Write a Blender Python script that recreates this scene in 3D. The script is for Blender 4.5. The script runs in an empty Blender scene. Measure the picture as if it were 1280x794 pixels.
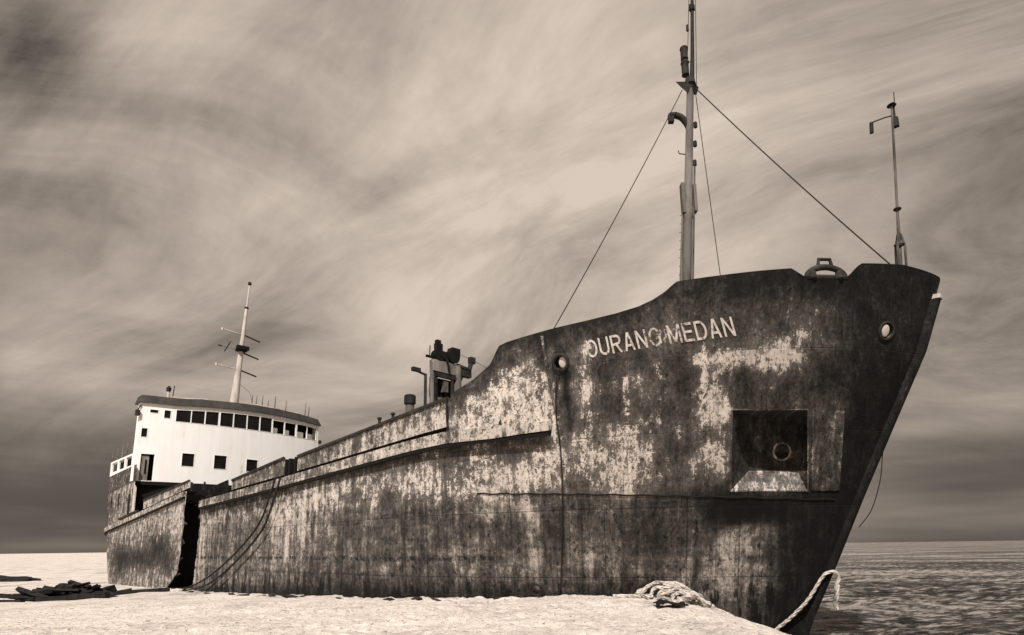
import bpy, bmesh, math, random
from mathutils import Vector, Matrix, noise, kdtree
from bisect import bisect_left
random.seed(7)
SC = bpy.context.scene
COL = SC.collection
R_ = math.radians

# ------------------------------------------------------------------ helpers
def link(name, me, mat=None, parent=None, smooth=False, angle=None):
    o = bpy.data.objects.new(name, me)
    COL.objects.link(o)
    if mat is not None and not me.materials:
        me.materials.append(mat)
    if parent is not None:
        o.parent = parent
    if smooth:
        for p in me.polygons:
            p.use_smooth = True
        if angle is not None:
            try:
                me.set_sharp_from_angle(angle=R_(angle))
            except Exception:
                pass
    return o

def obj(name, bm, mat=None, parent=None, smooth=False, angle=40):
    me = bpy.data.meshes.new(name)
    bmesh.ops.recalc_face_normals(bm, faces=bm.faces)
    bm.to_mesh(me)
    bm.free()
    return link(name, me, mat, parent, smooth, angle)

def tag(o, label=None, cat=None, group=None, kind=None):
    if label: o['label'] = label
    if cat: o['category'] = cat
    if group: o['group'] = group
    if kind: o['kind'] = kind
    return o

def empty(name, loc=(0, 0, 0), parent=None):
    o = bpy.data.objects.new(name, None)
    COL.objects.link(o)
    o.location = loc
    o.empty_display_size = 0.3
    if parent is not None: o.parent = parent
    return o

def BM(): return bmesh.new()

def hexa(bm, p):          # 8 points: bottom 4 then top 4
    v = [bm.verts.new(q) for q in p]
    for f in ((0, 1, 2, 3), (7, 6, 5, 4), (0, 4, 5, 1), (1, 5, 6, 2), (2, 6, 7, 3), (3, 7, 4, 0)):
        bm.faces.new([v[i] for i in f])

def box(bm, c, h, ax=None):
    c = Vector(c)
    X, Y, Z = ax if ax else (Vector((1, 0, 0)), Vector((0, 1, 0)), Vector((0, 0, 1)))
    X, Y, Z = X * h[0], Y * h[1], Z * h[2]
    hexa(bm, [c - X - Y - Z, c + X - Y - Z, c + X + Y - Z, c - X + Y - Z,
              c - X - Y + Z, c + X - Y + Z, c + X + Y + Z, c - X + Y + Z])

def tube(bm, pts, r, n=8, cap=True):
    pts = [Vector(p) for p in pts]
    rs = r if isinstance(r, (list, tuple)) else [r] * len(pts)
    rings = []
    ref = None
    for i, p in enumerate(pts):
        a = pts[max(i - 1, 0)]
        b = pts[min(i + 1, len(pts) - 1)]
        t = (b - a).normalized()
        if ref is None:
            ref = Vector((0, 0, 1)) if abs(t.z) < 0.9 else Vector((1, 0, 0))
        u = (ref - t * ref.dot(t))
        if u.length < 1e-5:
            u = t.orthogonal()
        u.normalize()
        ref = u
        w = t.cross(u)
        rings.append([bm.verts.new(p + (u * math.cos(k * 2 * math.pi / n) + w * math.sin(k * 2 * math.pi / n)) * rs[i]) for k in range(n)])
    for a, b in zip(rings, rings[1:]):
        for k in range(n):
            bm.faces.new((a[k], a[(k + 1) % n], b[(k + 1) % n], b[k]))
    if cap:
        bm.faces.new(rings[0][::-1])
        bm.faces.new(rings[-1])

def lathe(bm, base, axis, prof, n=16):   # prof: (along, radius)
    axis = Vector(axis).normalized()
    tube(bm, [Vector(base) + axis * a for a, r in prof], [max(r, 0.001) for a, r in prof], n)

def ring(bm, c, nrm, R, r, n=24, m=8, sx=1.0, up=None):
    nrm = Vector(nrm).normalized()
    up = Vector(up) if up else Vector((0, 0, 1))
    v = (up - nrm * up.dot(nrm)).normalized()
    u = v.cross(nrm)
    rows = []
    for i in range(n):
        a = i * 2 * math.pi / n
        d = u * math.cos(a) * sx + v * math.sin(a)
        cc = Vector(c) + d * R
        dn = d.normalized()
        rows.append([bm.verts.new(cc + (dn * math.cos(b) + nrm * math.sin(b)) * r) for b in [k * 2 * math.pi / m for k in range(m)]])
    for i in range(n):
        a, b = rows[i], rows[(i + 1) % n]
        for k in range(m):
            bm.faces.new((a[k], b[k], b[(k + 1) % m], a[(k + 1) % m]))

def curve_pts(ctrl, per=8):     # Catmull-Rom through control points
    P = [Vector(c) for c in ctrl]
    P = [P[0] * 2 - P[1]] + P + [P[-1] * 2 - P[-2]]
    out = []
    for i in range(1, len(P) - 2):
        for k in range(per):
            t = k / per
            a, b, c, d = P[i - 1], P[i], P[i + 1], P[i + 2]
            out.append(0.5 * ((2 * b) + (c - a) * t + (2 * a - 5 * b + 4 * c - d) * t * t + (3 * b - a - 3 * c + d) * t ** 3))
    out.append(P[-2])
    return out

def lerp_tab(tab, x):
    if x <= tab[0][0]: return tab[0][1]
    for (a, b), (c, d) in zip(tab, tab[1:]):
        if x <= c:
            return b + (d - b) * (x - a) / (c - a) if c > a else d
    return tab[-1][1]

# ------------------------------------------------------------------ materials
def new_mat(name):
    m = bpy.data.materials.new(name)
    m.use_nodes = True
    nt = m.node_tree
    nt.nodes.clear()
    out = nt.nodes.new('ShaderNodeOutputMaterial')
    b = nt.nodes.new('ShaderNodeBsdfPrincipled')
    nt.links.new(b.outputs[0], out.inputs[0])
    b.inputs['Roughness'].default_value = 0.8
    try: b.inputs['Specular IOR Level'].default_value = 0.25
    except Exception: pass
    return m, nt, b

class NB:
    """small node-building helper"""
    def __init__(s, nt): s.nt = nt
    def n(s, t, **k):
        x = s.nt.nodes.new(t)
        for a, b in k.items(): setattr(x, a, b)
        return x
    def l(s, a, b): s.nt.links.new(a, b)
    def put(s, sock, v):
        if hasattr(v, 'is_linked') or isinstance(v, bpy.types.NodeSocket): s.l(v, sock)
        else: sock.default_value = v
    def m(s, op, a, b=0.0, c=0.0, clamp=False):
        x = s.n('ShaderNodeMath', operation=op); x.use_clamp = clamp
        s.put(x.inputs[0], a); s.put(x.inputs[1], b); s.put(x.inputs[2], c)
        return x.outputs[0]
    def map(s, v, sc=(1, 1, 1), loc=(0, 0, 0), rot=(0, 0, 0)):
        x = s.n('ShaderNodeMapping')
        s.l(v, x.inputs[0])
        x.inputs['Scale'].default_value = sc; x.inputs['Location'].default_value = loc; x.inputs['Rotation'].default_value = rot
        return x.outputs[0]
    def noise(s, v, scale, detail=4, rough=0.55, dist=0.0, color=False):
        x = s.n('ShaderNodeTexNoise')
        s.l(v, x.inputs['Vector'])
        x.inputs['Scale'].default_value = scale; x.inputs['Detail'].default_value = detail
        x.inputs['Roughness'].default_value = rough; x.inputs['Distortion'].default_value = dist
        return x.outputs['Color' if color else 'Fac']
    def ramp(s, f, stops, interp='LINEAR'):
        x = s.n('ShaderNodeValToRGB')
        cr = x.color_ramp; cr.interpolation = interp
        while len(cr.elements) < len(stops): cr.elements.new(0.5)
        for e, (p, c) in zip(cr.elements, stops):
            e.position = p
            e.color = (c, c, c, 1) if not isinstance(c, (tuple, list)) else (*c, 1)
        s.l(f, x.inputs[0])
        return x.outputs[0]
    def smooth(s, v, a, b):
        x = s.n('ShaderNodeMapRange', interpolation_type='SMOOTHSTEP')
        s.put(x.inputs[0], v); x.inputs[1].default_value = a; x.inputs[2].default_value = b
        return x.outputs[0]
    def mix(s, f, a, b, mode='MIX'):
        x = s.n('ShaderNodeMix', data_type='RGBA', blend_type=mode)
        s.put(x.inputs[0], f); s.put(x.inputs[6], a if not isinstance(a, tuple) else (*a, 1)); s.put(x.inputs[7], b if not isinstance(b, tuple) else (*b, 1))
        return x.outputs[2]
    def sep(s, v):
        x = s.n('ShaderNodeSeparateXYZ'); s.l(v, x.inputs[0]); return x.outputs
    def comb(s, a, b, c):
        x = s.n('ShaderNodeCombineXYZ')
        for i, q in enumerate((a, b, c)): s.put(x.inputs[i], q)
        return x.outputs[0]
    def bump(s, h, strength=0.4, dist=0.02):
        x = s.n('ShaderNodeBump'); s.l(h, x.inputs['Height'])
        x.inputs['Strength'].default_value = strength; x.inputs['Distance'].default_value = dist
        return x.outputs[0]

TINT = (1.0, 0.885, 0.79)
def tinted(v): return tuple(v * t for t in TINT)

def simple_mat(name, lo, hi, scale=3.0, stretch=(1, 1, 1), rough=0.8, bump=0.15, lo_p=0.35, hi_p=0.65, coord='Object'):
    m, nt, b = new_mat(name); q = NB(nt)
    tc = q.n('ShaderNodeTexCoord')
    v = q.map(tc.outputs[coord], stretch)
    n = q.noise(v, scale, 7, 0.65)
    c = q.ramp(n, [(lo_p, tinted(lo)), (hi_p, tinted(hi))])
    q.l(c, b.inputs['Base Color'])
    b.inputs['Roughness'].default_value = rough
    if bump: q.l(q.bump(n, bump, 0.03), b.inputs['Normal'])
    return m

M = {}
M['black'] = simple_mat('black_void', 0.004, 0.008, bump=0)
M['glass'] = simple_mat('dark_pane', 0.004, 0.012, 1.0, rough=0.25, bump=0)
M['dark'] = simple_mat('dark_rusty_steel', 0.008, 0.045, 2.5)
M['mid'] = simple_mat('weathered_steel', 0.05, 0.22, 2.0, (1, 1, 0.4))
M['light'] = simple_mat('pale_paint', 0.30, 0.6, 1.5, (1, 1, 0.4), lo_p=0.3, hi_p=0.55)
M['grey'] = simple_mat('grey_paint', 0.12, 0.32, 1.2, (1, 1, 0.4))
M['mastgrey'] = simple_mat('mast_paint', 0.04, 0.19, 2.0, (1, 1, 0.25), lo_p=0.3, hi_p=0.6)
M['wire'] = simple_mat('rusty_wire', 0.012, 0.03, 6)
M['rope'] = None
M['fascia'] = simple_mat('dark_fascia', 0.028, 0.06, 1.0, (1, 1, 0.4))
M['wood'] = simple_mat('charred_wood', 0.003, 0.025, 4, (1, 1, 1), lo_p=0.4, hi_p=0.75)

# white deckhouse paint with rust weeping down from edges
def mat_white():
    m, nt, b = new_mat('white_deckhouse_paint'); q = NB(nt)
    tc = q.n('ShaderNodeTexCoord')
    o = tc.outputs['Object']
    s1 = q.noise(q.map(o, (1.6, 1.6, 0.12)), 1.5, 6, 0.6)
    s2 = q.noise(o, 0.7, 5, 0.6)
    f = q.m('ADD', q.m('MULTIPLY', s1, 0.6), q.m('MULTIPLY', s2, 0.4))
    c = q.ramp(f, [(0.31, (0.50, 0.42, 0.35)), (0.39, (0.90, 0.855, 0.81)), (0.55, (0.95, 0.93, 0.905))])
    q.l(c, b.inputs['Base Color'])
    b.inputs['Roughness'].default_value = 0.65
    q.l(q.bump(s2, 0.1, 0.03), b.inputs['Normal'])
    return m
M['white'] = mat_white()

def mat_hull(name='weathered_hull_plating', band=True):
    m, nt, b = new_mat(name); q = NB(nt)
    uv = q.n('ShaderNodeUVMap', uv_map='plate').outputs[0]
    at = q.n('ShaderNodeAttribute', attribute_type='GEOMETRY', attribute_name='tone')
    tone = at.outputs['Fac']
    warp = q.noise(q.map(uv, (1, 1, 1)), 0.9, 3, 0.6, color=True)
    vw = q.n('ShaderNodeVectorMath', operation='MULTIPLY_ADD')
    q.l(warp, vw.inputs[0]); vw.inputs[1].default_value = (0.25, 0.25, 0); q.l(uv, vw.inputs[2])
    wuv = vw.outputs[0]
    patch = q.noise(q.map(wuv, (1, 0.8, 1)), 1.15, 9, 0.68)
    streak = q.noise(q.map(uv, (3.2, 0.22, 1)), 1.0, 8, 0.62)
    fine = q.noise(uv, 9.0, 6, 0.7)
    flake = q.noise(q.map(wuv, (1, 1, 1), (31, 7, 0)), 4.2, 5, 0.6)
    z = q.sep(uv)[1]
    u = q.sep(uv)[0]
    patch2 = q.noise(q.map(wuv, (1, 0.75, 1), (5, 3, 0)), 3.0, 10, 0.74)
    # the paint above the old load line is far more broken up than the dull coat below it
    amp = q.m('ADD', 0.52, q.m('MULTIPLY', q.smooth(z, 3.7, 4.3), 0.40)) if band else 0.8
    n_ = q.m('ADD', q.m('MULTIPLY', q.m('SUBTRACT', patch, 0.5), 0.75), q.m('MULTIPLY', q.m('SUBTRACT', patch2, 0.5), 1.6))
    t = q.m('ADD', tone, q.m('MULTIPLY', n_, amp))
    t = q.m('ADD', t, q.m('MULTIPLY', q.m('SUBTRACT', streak, 0.5), 0.60))
    t = q.m('ADD', t, q.m('MULTIPLY', q.m('SUBTRACT', fine, 0.5), 0.42))
    fl = q.smooth(flake, 0.58, 0.66)
    t = q.m('SUBTRACT', t, q.m('MULTIPLY', fl, q.m('MULTIPLY', amp, 0.34)))
    run = q.noise(q.map(uv, (9.0, 0.10, 1), (3, 1, 0)), 1.0, 3, 0.5)
    rn = q.smooth(run, 0.60, 0.70)
    t = q.m('SUBTRACT', t, q.m('MULTIPLY', rn, 0.13))
    hor = q.noise(q.map(uv, (0.35, 5.5, 1), (2, 9, 0)), 1.0, 7, 0.65)
    t = q.m('ADD', t, q.m('MULTIPLY', q.m('SUBTRACT', hor, 0.5), q.m('MULTIPLY', patch, 0.45)))
    grit = q.noise(uv, 26.0, 4, 0.7)
    t = q.m('ADD', t, q.m('MULTIPLY', q.m('SUBTRACT', grit, 0.5), 0.30))
    # plates: rows of welded sheets with thin dark seams
    br = q.n('ShaderNodeTexBrick')
    q.l(q.map(uv, (1, 1, 1), (0.4, 0.12, 0)), br.inputs['Vector'])
    br.inputs['Scale'].default_value = 1.0
    br.inputs['Mortar Size'].default_value = 0.012
    br.inputs['Mortar Smooth'].default_value = 0.6
    br.inputs['Brick Width'].default_value = 5.2
    br.inputs['Row Height'].default_value = 1.85
    br.inputs['Color1'].default_value = (0.42, 0.42, 0.42, 1); br.inputs['Color2'].default_value = (0.58, 0.58, 0.58, 1)
    br.inputs['Mortar'].default_value = (0.5, 0.5, 0.5, 1)
    bw = q.n('ShaderNodeRGBToBW'); q.l(br.outputs['Color'], bw.inputs[0])
    plate = q.m('SUBTRACT', bw.outputs[0], 0.5)
    t = q.m('ADD', t, q.m('MULTIPLY', plate, 0.35))
    seam = q.m('MULTIPLY', br.outputs['Fac'], q.smooth(fine, 0.3, 0.6))
    t = q.m('SUBTRACT', t, q.m('MULTIPLY', seam, 0.22))
    # weed and corrosion low on the plating, in slanting dabs
    dab = q.noise(q.map(uv, (2.6, 0.8, 1), (0, 0, 0), (0, 0, 0.5)), 1.0, 5, 0.7)
    low = q.m('MULTIPLY', q.m('SUBTRACT', 1.0, q.smooth(z, 1.2, 2.0)), q.smooth(dab, 0.50, 0.60))
    if band:
        t = q.m('SUBTRACT', t, q.m('MULTIPLY', low, 0.32))
        # broken corroded line along the old rubbing weld
        d = q.m('ABSOLUTE', q.m('SUBTRACT', z, q.m('ADD', 2.28, q.m('MULTIPLY', q.m('SUBTRACT', warp, 0.5), 0.25))))
        ln = q.m('MULTIPLY', q.m('SUBTRACT', 1.0, q.smooth(d, 0.03, 0.09)), q.smooth(q.noise(q.map(uv, (3.0, 2.0, 1)), 1.6, 6, 0.7), 0.46, 0.58))
        ln = q.m('MULTIPLY', ln, q.m('SUBTRACT', 1.0, q.smooth(u, 36.0, 38.0)))
        t = q.m('SUBTRACT', t, q.m('MULTIPLY', ln, 0.26))
    c = q.ramp(t, [(0.0, tinted(0.004)), (0.18, tinted(0.012)), (0.34, tinted(0.036)), (0.48, tinted(0.090)),
                   (0.575, tinted(0.20)), (0.67, tinted(0.44)), (0.86, tinted(0.64))])
    crisp = q.m('MULTIPLY', q.smooth(z, 3.75, 4.15), q.m('MULTIPLY', q.smooth(u, 22.0, 33.0), 0.82)) if band else 0.35
    pm = q.smooth(q.m('ADD', t, q.m('MULTIPLY', q.m('SUBTRACT', grit, 0.5), 0.35)), 0.572, 0.600)
    spk = q.smooth(q.noise(q.map(wuv, (1, 1, 1), (11, 4, 0)), 11.0, 5, 0.7), 0.56, 0.62)
    spk2 = q.smooth(q.noise(q.map(wuv, (1, 0.8, 1), (17, 2, 0)), 3.6, 6, 0.7), 0.565, 0.61)
    pm = q.m('MULTIPLY', pm, q.m('SUBTRACT', 1.0, q.m('MULTIPLY', q.m('MAXIMUM', spk, spk2), 0.85)))
    mott = q.m('ADD', q.m('ADD', q.m('MULTIPLY', patch2, 0.35), q.m('MULTIPLY', patch, 0.25)), q.m('ADD', q.m('MULTIPLY', fine, 0.25), q.m('MULTIPLY', grit, 0.15)))
    rust = q.ramp(q.m('ADD', mott, q.m('MULTIPLY', q.m('SUBTRACT', tone, 0.29), 0.45)), [(0.36, tinted(0.004)), (0.45, tinted(0.018)), (0.53, tinted(0.062)), (0.63, tinted(0.16))])
    pnt = q.ramp(q.m('ADD', q.m('MULTIPLY', streak, 0.5), q.m('MULTIPLY', fine, 0.5)), [(0.34, tinted(0.26)), (0.45, tinted(0.56)), (0.58, tinted(0.80))])
    c = q.mix(crisp, c, q.mix(pm, rust, pnt))
    # black pits and an edge shadow painted into the colour round each flake
    pit = q.smooth(q.noise(q.map(wuv, (1, 0.8, 1), (23, 9, 0)), 6.5, 6, 0.75), 0.565, 0.625)
    pit2 = q.smooth(q.noise(q.map(uv, (5.0, 0.35, 1), (2, 5, 0)), 1.3, 7, 0.7), 0.57, 0.66)
    rim = q.m('MULTIPLY', q.m('MULTIPLY', pm, q.m('SUBTRACT', 1.0, pm)), q.m('MULTIPLY', crisp, 2.2))
    dk = q.m('MULTIPLY', q.m('SUBTRACT', 1.0, q.m('MULTIPLY', pit, 0.72)), q.m('MULTIPLY', q.m('SUBTRACT', 1.0, q.m('MULTIPLY', pit2, 0.45)), q.m('SUBTRACT', 1.0, rim, clamp=True)))
    c = q.mix(1.0, c, q.comb(dk, dk, dk), 'MULTIPLY')
    q.l(c, b.inputs['Base Color'])
    q.l(q.ramp(t, [(0.2, 0.85), (0.8, 0.6)]), b.inputs['Roughness'])
    h = q.m('ADD', q.m('MULTIPLY', patch, 0.5), q.m('ADD', q.m('MULTIPLY', fine, 0.35), q.m('MULTIPLY', br.outputs['Fac'], -0.7)))
    # plates dished between the frames behind them
    dish = q.noise(q.map(uv, (0.9, 0.5, 1)), 1.0, 2, 0.4)
    h = q.m('ADD', h, q.m('ADD', q.m('MULTIPLY', dish, 1.6), q.m('MULTIPLY', q.m('MULTIPLY', pm, crisp), 0.25)))
    q.l(q.bump(h, 0.55, 0.05), b.inputs['Normal'])
    return m
M['hull'] = mat_hull()
# ------------------------------------------------------------------ the ship
C0 = Vector((-22.3, 47.6, 0.0))
ship = empty('shipwreck', C0)
ship.rotation_euler = (0, 0, R_(-45))
tag(ship, 'rusting stranded cargo ship with broken hull and white bridge, bow on the beach edge', 'ship')
SW = Matrix.Translation(C0) @ Matrix.Rotation(R_(-45), 4, 'Z')
B = 6.6
STEM = [(-3, 41.6), (-1, 42.3), (0.2, 42.83), (0.65, 43.02), (1.94, 43.65), (3.82, 44.53), (5.52, 45.36), (7.36, 46.27), (9.3, 46.95), (10, 47.2)]
STERN = [(-3, -4.5), (0, -7.4), (1.5, -9.2), (4, -11.0), (6, -11.4), (9, -11.8)]
def stem(z): return lerp_tab(STEM, z)
def stern(z): return lerp_tab(STERN, z)
def hb(s, z):
    k = min(max(z / 9., -.1), 1)
    s0 = 29 + 6 * k; p = 1.7 + .9 * k; q = .95 - .25 * k
    st = stem(z)
    if s >= st: return 0.0
    if s > s0:
        u = (s - s0) / (st - s0)
        return B * max(0.0, 1 - u ** p) ** q
    sr = stern(z); s1 = -5.2 + 0.5 * (4 - z) if z < 4 else -5.2 - 0.25 * (z - 4)
    if s <= sr: return 0.0
    if s < s1:
        u = (s1 - s) / (s1 - sr)
        return B * max(0.0, 1 - u ** 2.6) ** 0.5
    return B
def P(s, w, z): return Vector((s, -w, z))
def H(s, z, off=0.0, side=1):
    b = hb(s, z)
    p = P(s, side * b, z)
    if off:
        p = p + hn(s, z, side) * off
    return p
def hn(s, z, side=1):
    e = 0.05
    a = P(s + e, side * hb(s + e, z), z) - P(s - e, side * hb(s - e, z), z)
    c = P(s, side * hb(s, z + e), z + e) - P(s, side * hb(s, z - e), z - e)
    n = a.cross(c)
    n.normalize()
    if n.y * side > 0: n = -n
    return n

# strake (rub rail) top edge, forward hull and aft hull
def zstr(s): return lerp_tab([(12, 5.16), (14.7, 5.25), (18.4, 5.38), (24.5, 5.60), (35.3, 6.05), (39.6, 5.98)], s)
def zstr_a(s): return 4.98 + 0.083 * s
# forecastle top edge
ZTOP = [(35.32, 7.12), (35.85, 7.28), (36.45, 7.44), (37.15, 7.76), (37.5, 8.22), (37.8, 8.27), (39.13, 8.33), (40.2, 8.36), (40.96, 8.41), (41.5, 8.49), (41.85, 8.6),
        (42.15, 8.75), (42.42, 8.94), (43.3, 8.97), (44.6, 9.03), (44.80, 8.83), (45.49, 8.85), (45.75, 9.16), (46.42, 9.22), (46.90, 9.16)]
def ztop(s):
    if s < 35.31: return zstr(s)
    return lerp_tab(ZTOP, s)

TONE = [(42.3,9.0,2),(43.0,8.9,2),(43.6,8.8,2),(44.1,8.8,1),(44.7,8.8,1),(45.2,8.8,1),(45.7,8.8,1),(40.8,8.5,2),(41.5,8.4,3),(42.2,8.3,3),(42.8,8.2,2),(43.4,8.1,2),(44.0,8.1,2),(44.5,8.1,3),(45.1,8.1,2),(45.6,8.1,1),(38.0,8.4,2),(39.0,8.2,2),(39.9,8.0,2),(40.7,7.9,2),(41.4,7.8,3),(42.1,7.7,3),(42.7,7.6,3),(43.3,7.6,2),(43.9,7.6,3),(44.4,7.6,4),(45.0,7.6,3),(45.5,7.6,1),(36.8,8.0,2),(37.9,7.7,3),(38.9,7.6,2),(39.8,7.4,3),(40.5,7.3,3),(41.3,7.2,3),(41.9,7.2,3.5),(42.6,7.1,4),(43.2,7.1,5),(43.7,7.0,5),(44.3,7.0,4),(44.8,7.0,2),(45.4,7.0,1),(35.4,7.5,4),(36.7,7.3,4),(37.8,7.1,6),(38.8,6.9,5),(39.6,6.8,5),(40.4,6.7,3),(41.1,6.7,5),(41.8,6.6,3),(42.4,6.6,5),(43.0,6.5,2),(43.6,6.5,2),(44.2,6.5,2),(44.7,6.5,1),(45.2,6.5,1),(33.8,7.0,5),(35.4,6.8,4),(36.6,6.6,5),(37.7,6.4,6),(38.6,6.3,6),(39.5,6.2,5),(40.3,6.1,3),(41.0,6.1,3),(41.6,6.0,2),(42.3,6.0,7),(42.9,6.0,2),(43.5,5.9,2),(44.0,5.9,2),(44.6,5.9,4),(45.1,6.0,0),(32.0,6.5,5),(33.8,6.3,6),(35.3,6.1,6),(36.5,5.9,6),(37.6,5.8,5),(38.5,5.7,7),(39.3,5.6,5),(40.1,5.6,6),(40.8,5.5,5),(41.5,5.5,3),(42.1,5.4,3),(42.7,5.4,2),(43.3,5.4,2),(43.9,5.4,2),(44.4,5.4,5),(45.0,5.4,0),(29.9,5.9,6),(32.0,5.7,6),(33.8,5.5,6),(35.2,5.3,7),(36.4,5.2,6),(37.4,5.1,4),(38.3,5.1,7),(39.2,5.0,6),(39.9,5.0,6),(40.6,4.9,7),(41.3,4.9,3),(42.0,4.8,5),(42.6,4.8,3),(43.2,4.8,2),(43.7,4.8,2),(44.3,4.8,5),(44.8,4.8,0),(12.7,6.5,7),(17.6,6.1,7),(21.5,5.8,7),(24.8,5.5,7),(27.6,5.3,7),(30.0,5.1,7),(32.0,4.9,7),(33.8,4.7,7),(35.1,4.6,6),(36.3,4.5,5),(37.3,4.5,6),(38.2,4.4,6),(39.0,4.4,3),(39.8,4.3,6),(40.5,4.3,5),(41.2,4.3,3),(41.8,4.3,3),(42.4,4.2,2),(43.0,4.2,2),(43.6,4.2,2),(44.2,4.2,4),(44.7,4.2,0),(13.0,5.2,7),(17.8,4.9,7),(21.7,4.7,6),(24.9,4.5,7),(27.7,4.3,6),(30.0,4.2,4),(32.1,4.1,3),(33.7,4.0,3),(35.0,3.9,3),(36.1,3.9,3),(37.1,3.8,4),(38.0,3.8,3),(38.8,3.7,3),(39.6,3.7,3),(40.3,3.7,3),(41.0,3.7,3),(41.6,3.7,1),(42.3,3.6,1),(42.9,3.6,2),(43.5,3.6,2),(44.0,3.6,1),(44.6,3.6,0),(13.3,3.9,7),(18.0,3.7,4),(21.8,3.6,4),(25.0,3.5,6),(27.8,3.4,5),(30.1,3.3,3.5),(32.1,3.3,4),(33.6,3.2,4),(34.9,3.2,3),(36.0,3.2,3),(37.0,3.1,3),(37.8,3.1,3),(38.6,3.1,3),(39.4,3.1,3),(40.1,3.1,2),(40.8,3.1,3),(41.5,3.0,3),(42.1,3.0,5),(42.7,3.0,3),(43.3,3.0,2),(43.9,3.0,1),(44.5,3.0,0),(13.6,2.6,6),(18.2,2.6,4),(22.0,2.5,5),(25.2,2.5,6),(27.8,2.5,5),(30.1,2.5,5),(32.0,2.5,4),(33.5,2.5,4),(34.7,2.5,4),(35.8,2.5,4),(36.8,2.5,4),(37.6,2.5,4),(38.5,2.4,4),(39.2,2.4,4),(39.9,2.4,3),(40.6,2.4,3),(41.3,2.4,4),(41.9,2.4,5),(42.6,2.4,3),(43.2,2.4,3),(43.7,2.4,1),(44.5,2.4,0),(13.9,1.5,6),(18.4,1.6,5),(22.1,1.7,5),(25.2,1.7,5),(27.9,1.8,4),(30.2,1.8,4),(32.0,1.9,5),(33.4,1.9,4),(34.6,1.9,4),(35.6,1.9,4),(36.6,1.9,4),(37.5,1.9,4),(38.3,1.9,4),(39.1,1.9,4),(39.8,1.9,4),(40.5,1.9,5),(41.2,1.9,5),(41.8,1.9,5),(42.4,1.9,5),(43.0,1.8,4),(43.6,1.8,1),(44.4,1.8,0),(14.1,0.5,6),(18.6,0.7,5),(22.2,0.8,4),(25.3,0.9,3),(28.0,1.1,3),(30.2,1.1,2),(31.9,1.2,2),(33.3,1.2,3),(34.4,1.3,3),(35.5,1.3,3),(36.4,1.3,3),(37.3,1.3,4),(38.1,1.3,4),(38.9,1.3,3),(39.6,1.3,3),(40.3,1.3,4),(41.0,1.3,4),(41.7,1.3,4),(42.3,1.3,4),(42.9,1.3,3),(43.6,1.3,1),(44.4,1.3,0),(40.8,0.6,3),(41.5,0.6,3),(42.1,0.6,3),(42.8,0.5,2),(43.5,0.6,1),(44.3,0.6,0),(39.2,6.5,1),(39.5,7.1,1),(39.1,5.8,2),(38.9,6.5,7),(38.6,5.3,7),(38.4,4.4,6),(39.9,7.2,7),(39.7,6.4,7),(39.9,6.8,5),(40.0,6.0,3),(40.3,7.1,2),(40.2,6.6,3),(42.1,6.7,1),(42.1,6.2,1),(42.2,6.9,2),(42.5,6.2,8),(42.5,5.8,8),(42.5,6.7,5),(42.5,5.4,4),(43.5,7.1,7),(43.8,7.1,7),(44.1,7.2,6),(43.2,6.7,1),(43.4,6.4,2),(41.7,5.2,3),(42.2,4.8,7),(41.3,5.0,4),(38.7,4.8,7),(39.9,4.3,8),(40.2,4.2,7),(41.3,4.5,5),(37.7,4.7,7),(37.5,3.6,6),(36.5,4.1,8),(36.4,3.6,6),(35.1,4.4,4),(34.6,4.7,7),(35.3,5.1,2),(41.7,3.4,0),(42.1,3.4,0),(42.5,3.4,1),(41.4,3.2,3),(43.0,3.4,2),(42.6,2.4,2),(42.6,3.0,5),(42.2,2.6,5),(37.0,3.1,2),(38.2,2.9,2),(40.4,2.6,2),(41.0,2.4,2),(44.4,5.8,5),(44.5,5.4,5),(44.2,5.0,5),(44.8,5.4,0),(44.6,4.6,0),(44.3,3.8,0),(44.0,3.0,0),(43.9,3.4,1.5),(43.7,2.2,0.5),(43.2,1.3,1),(42.7,0.9,2),(45.4,6.2,0),(45.8,6.9,0),(46.2,7.7,0.5),(46.5,8.4,1),(46.0,8.3,1),(40.0,7.6,6),(41.7,7.9,3.4),(42.1,8.2,4.5),(42.1,7.6,3.4),(42.5,7.7,3),(41.3,7.6,3),(42.5,8.0,3),(41.0,7.7,3),(38.4,7.6,6),(38.9,7.8,3),(38.1,7.0,7),(37.1,6.3,7),(36.5,5.9,7),(31.6,4.5,7),(33.0,4.6,7),(29.4,5.1,7),(32.5,4.1,3),(34.4,4.0,3),(36.1,3.8,3)]
kd = kdtree.KDTree(len(TONE))
for i, (s, z, v) in enumerate(TONE):
    kd.insert(P(s, hb(s, z), z), i)
kd.balance()
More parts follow.
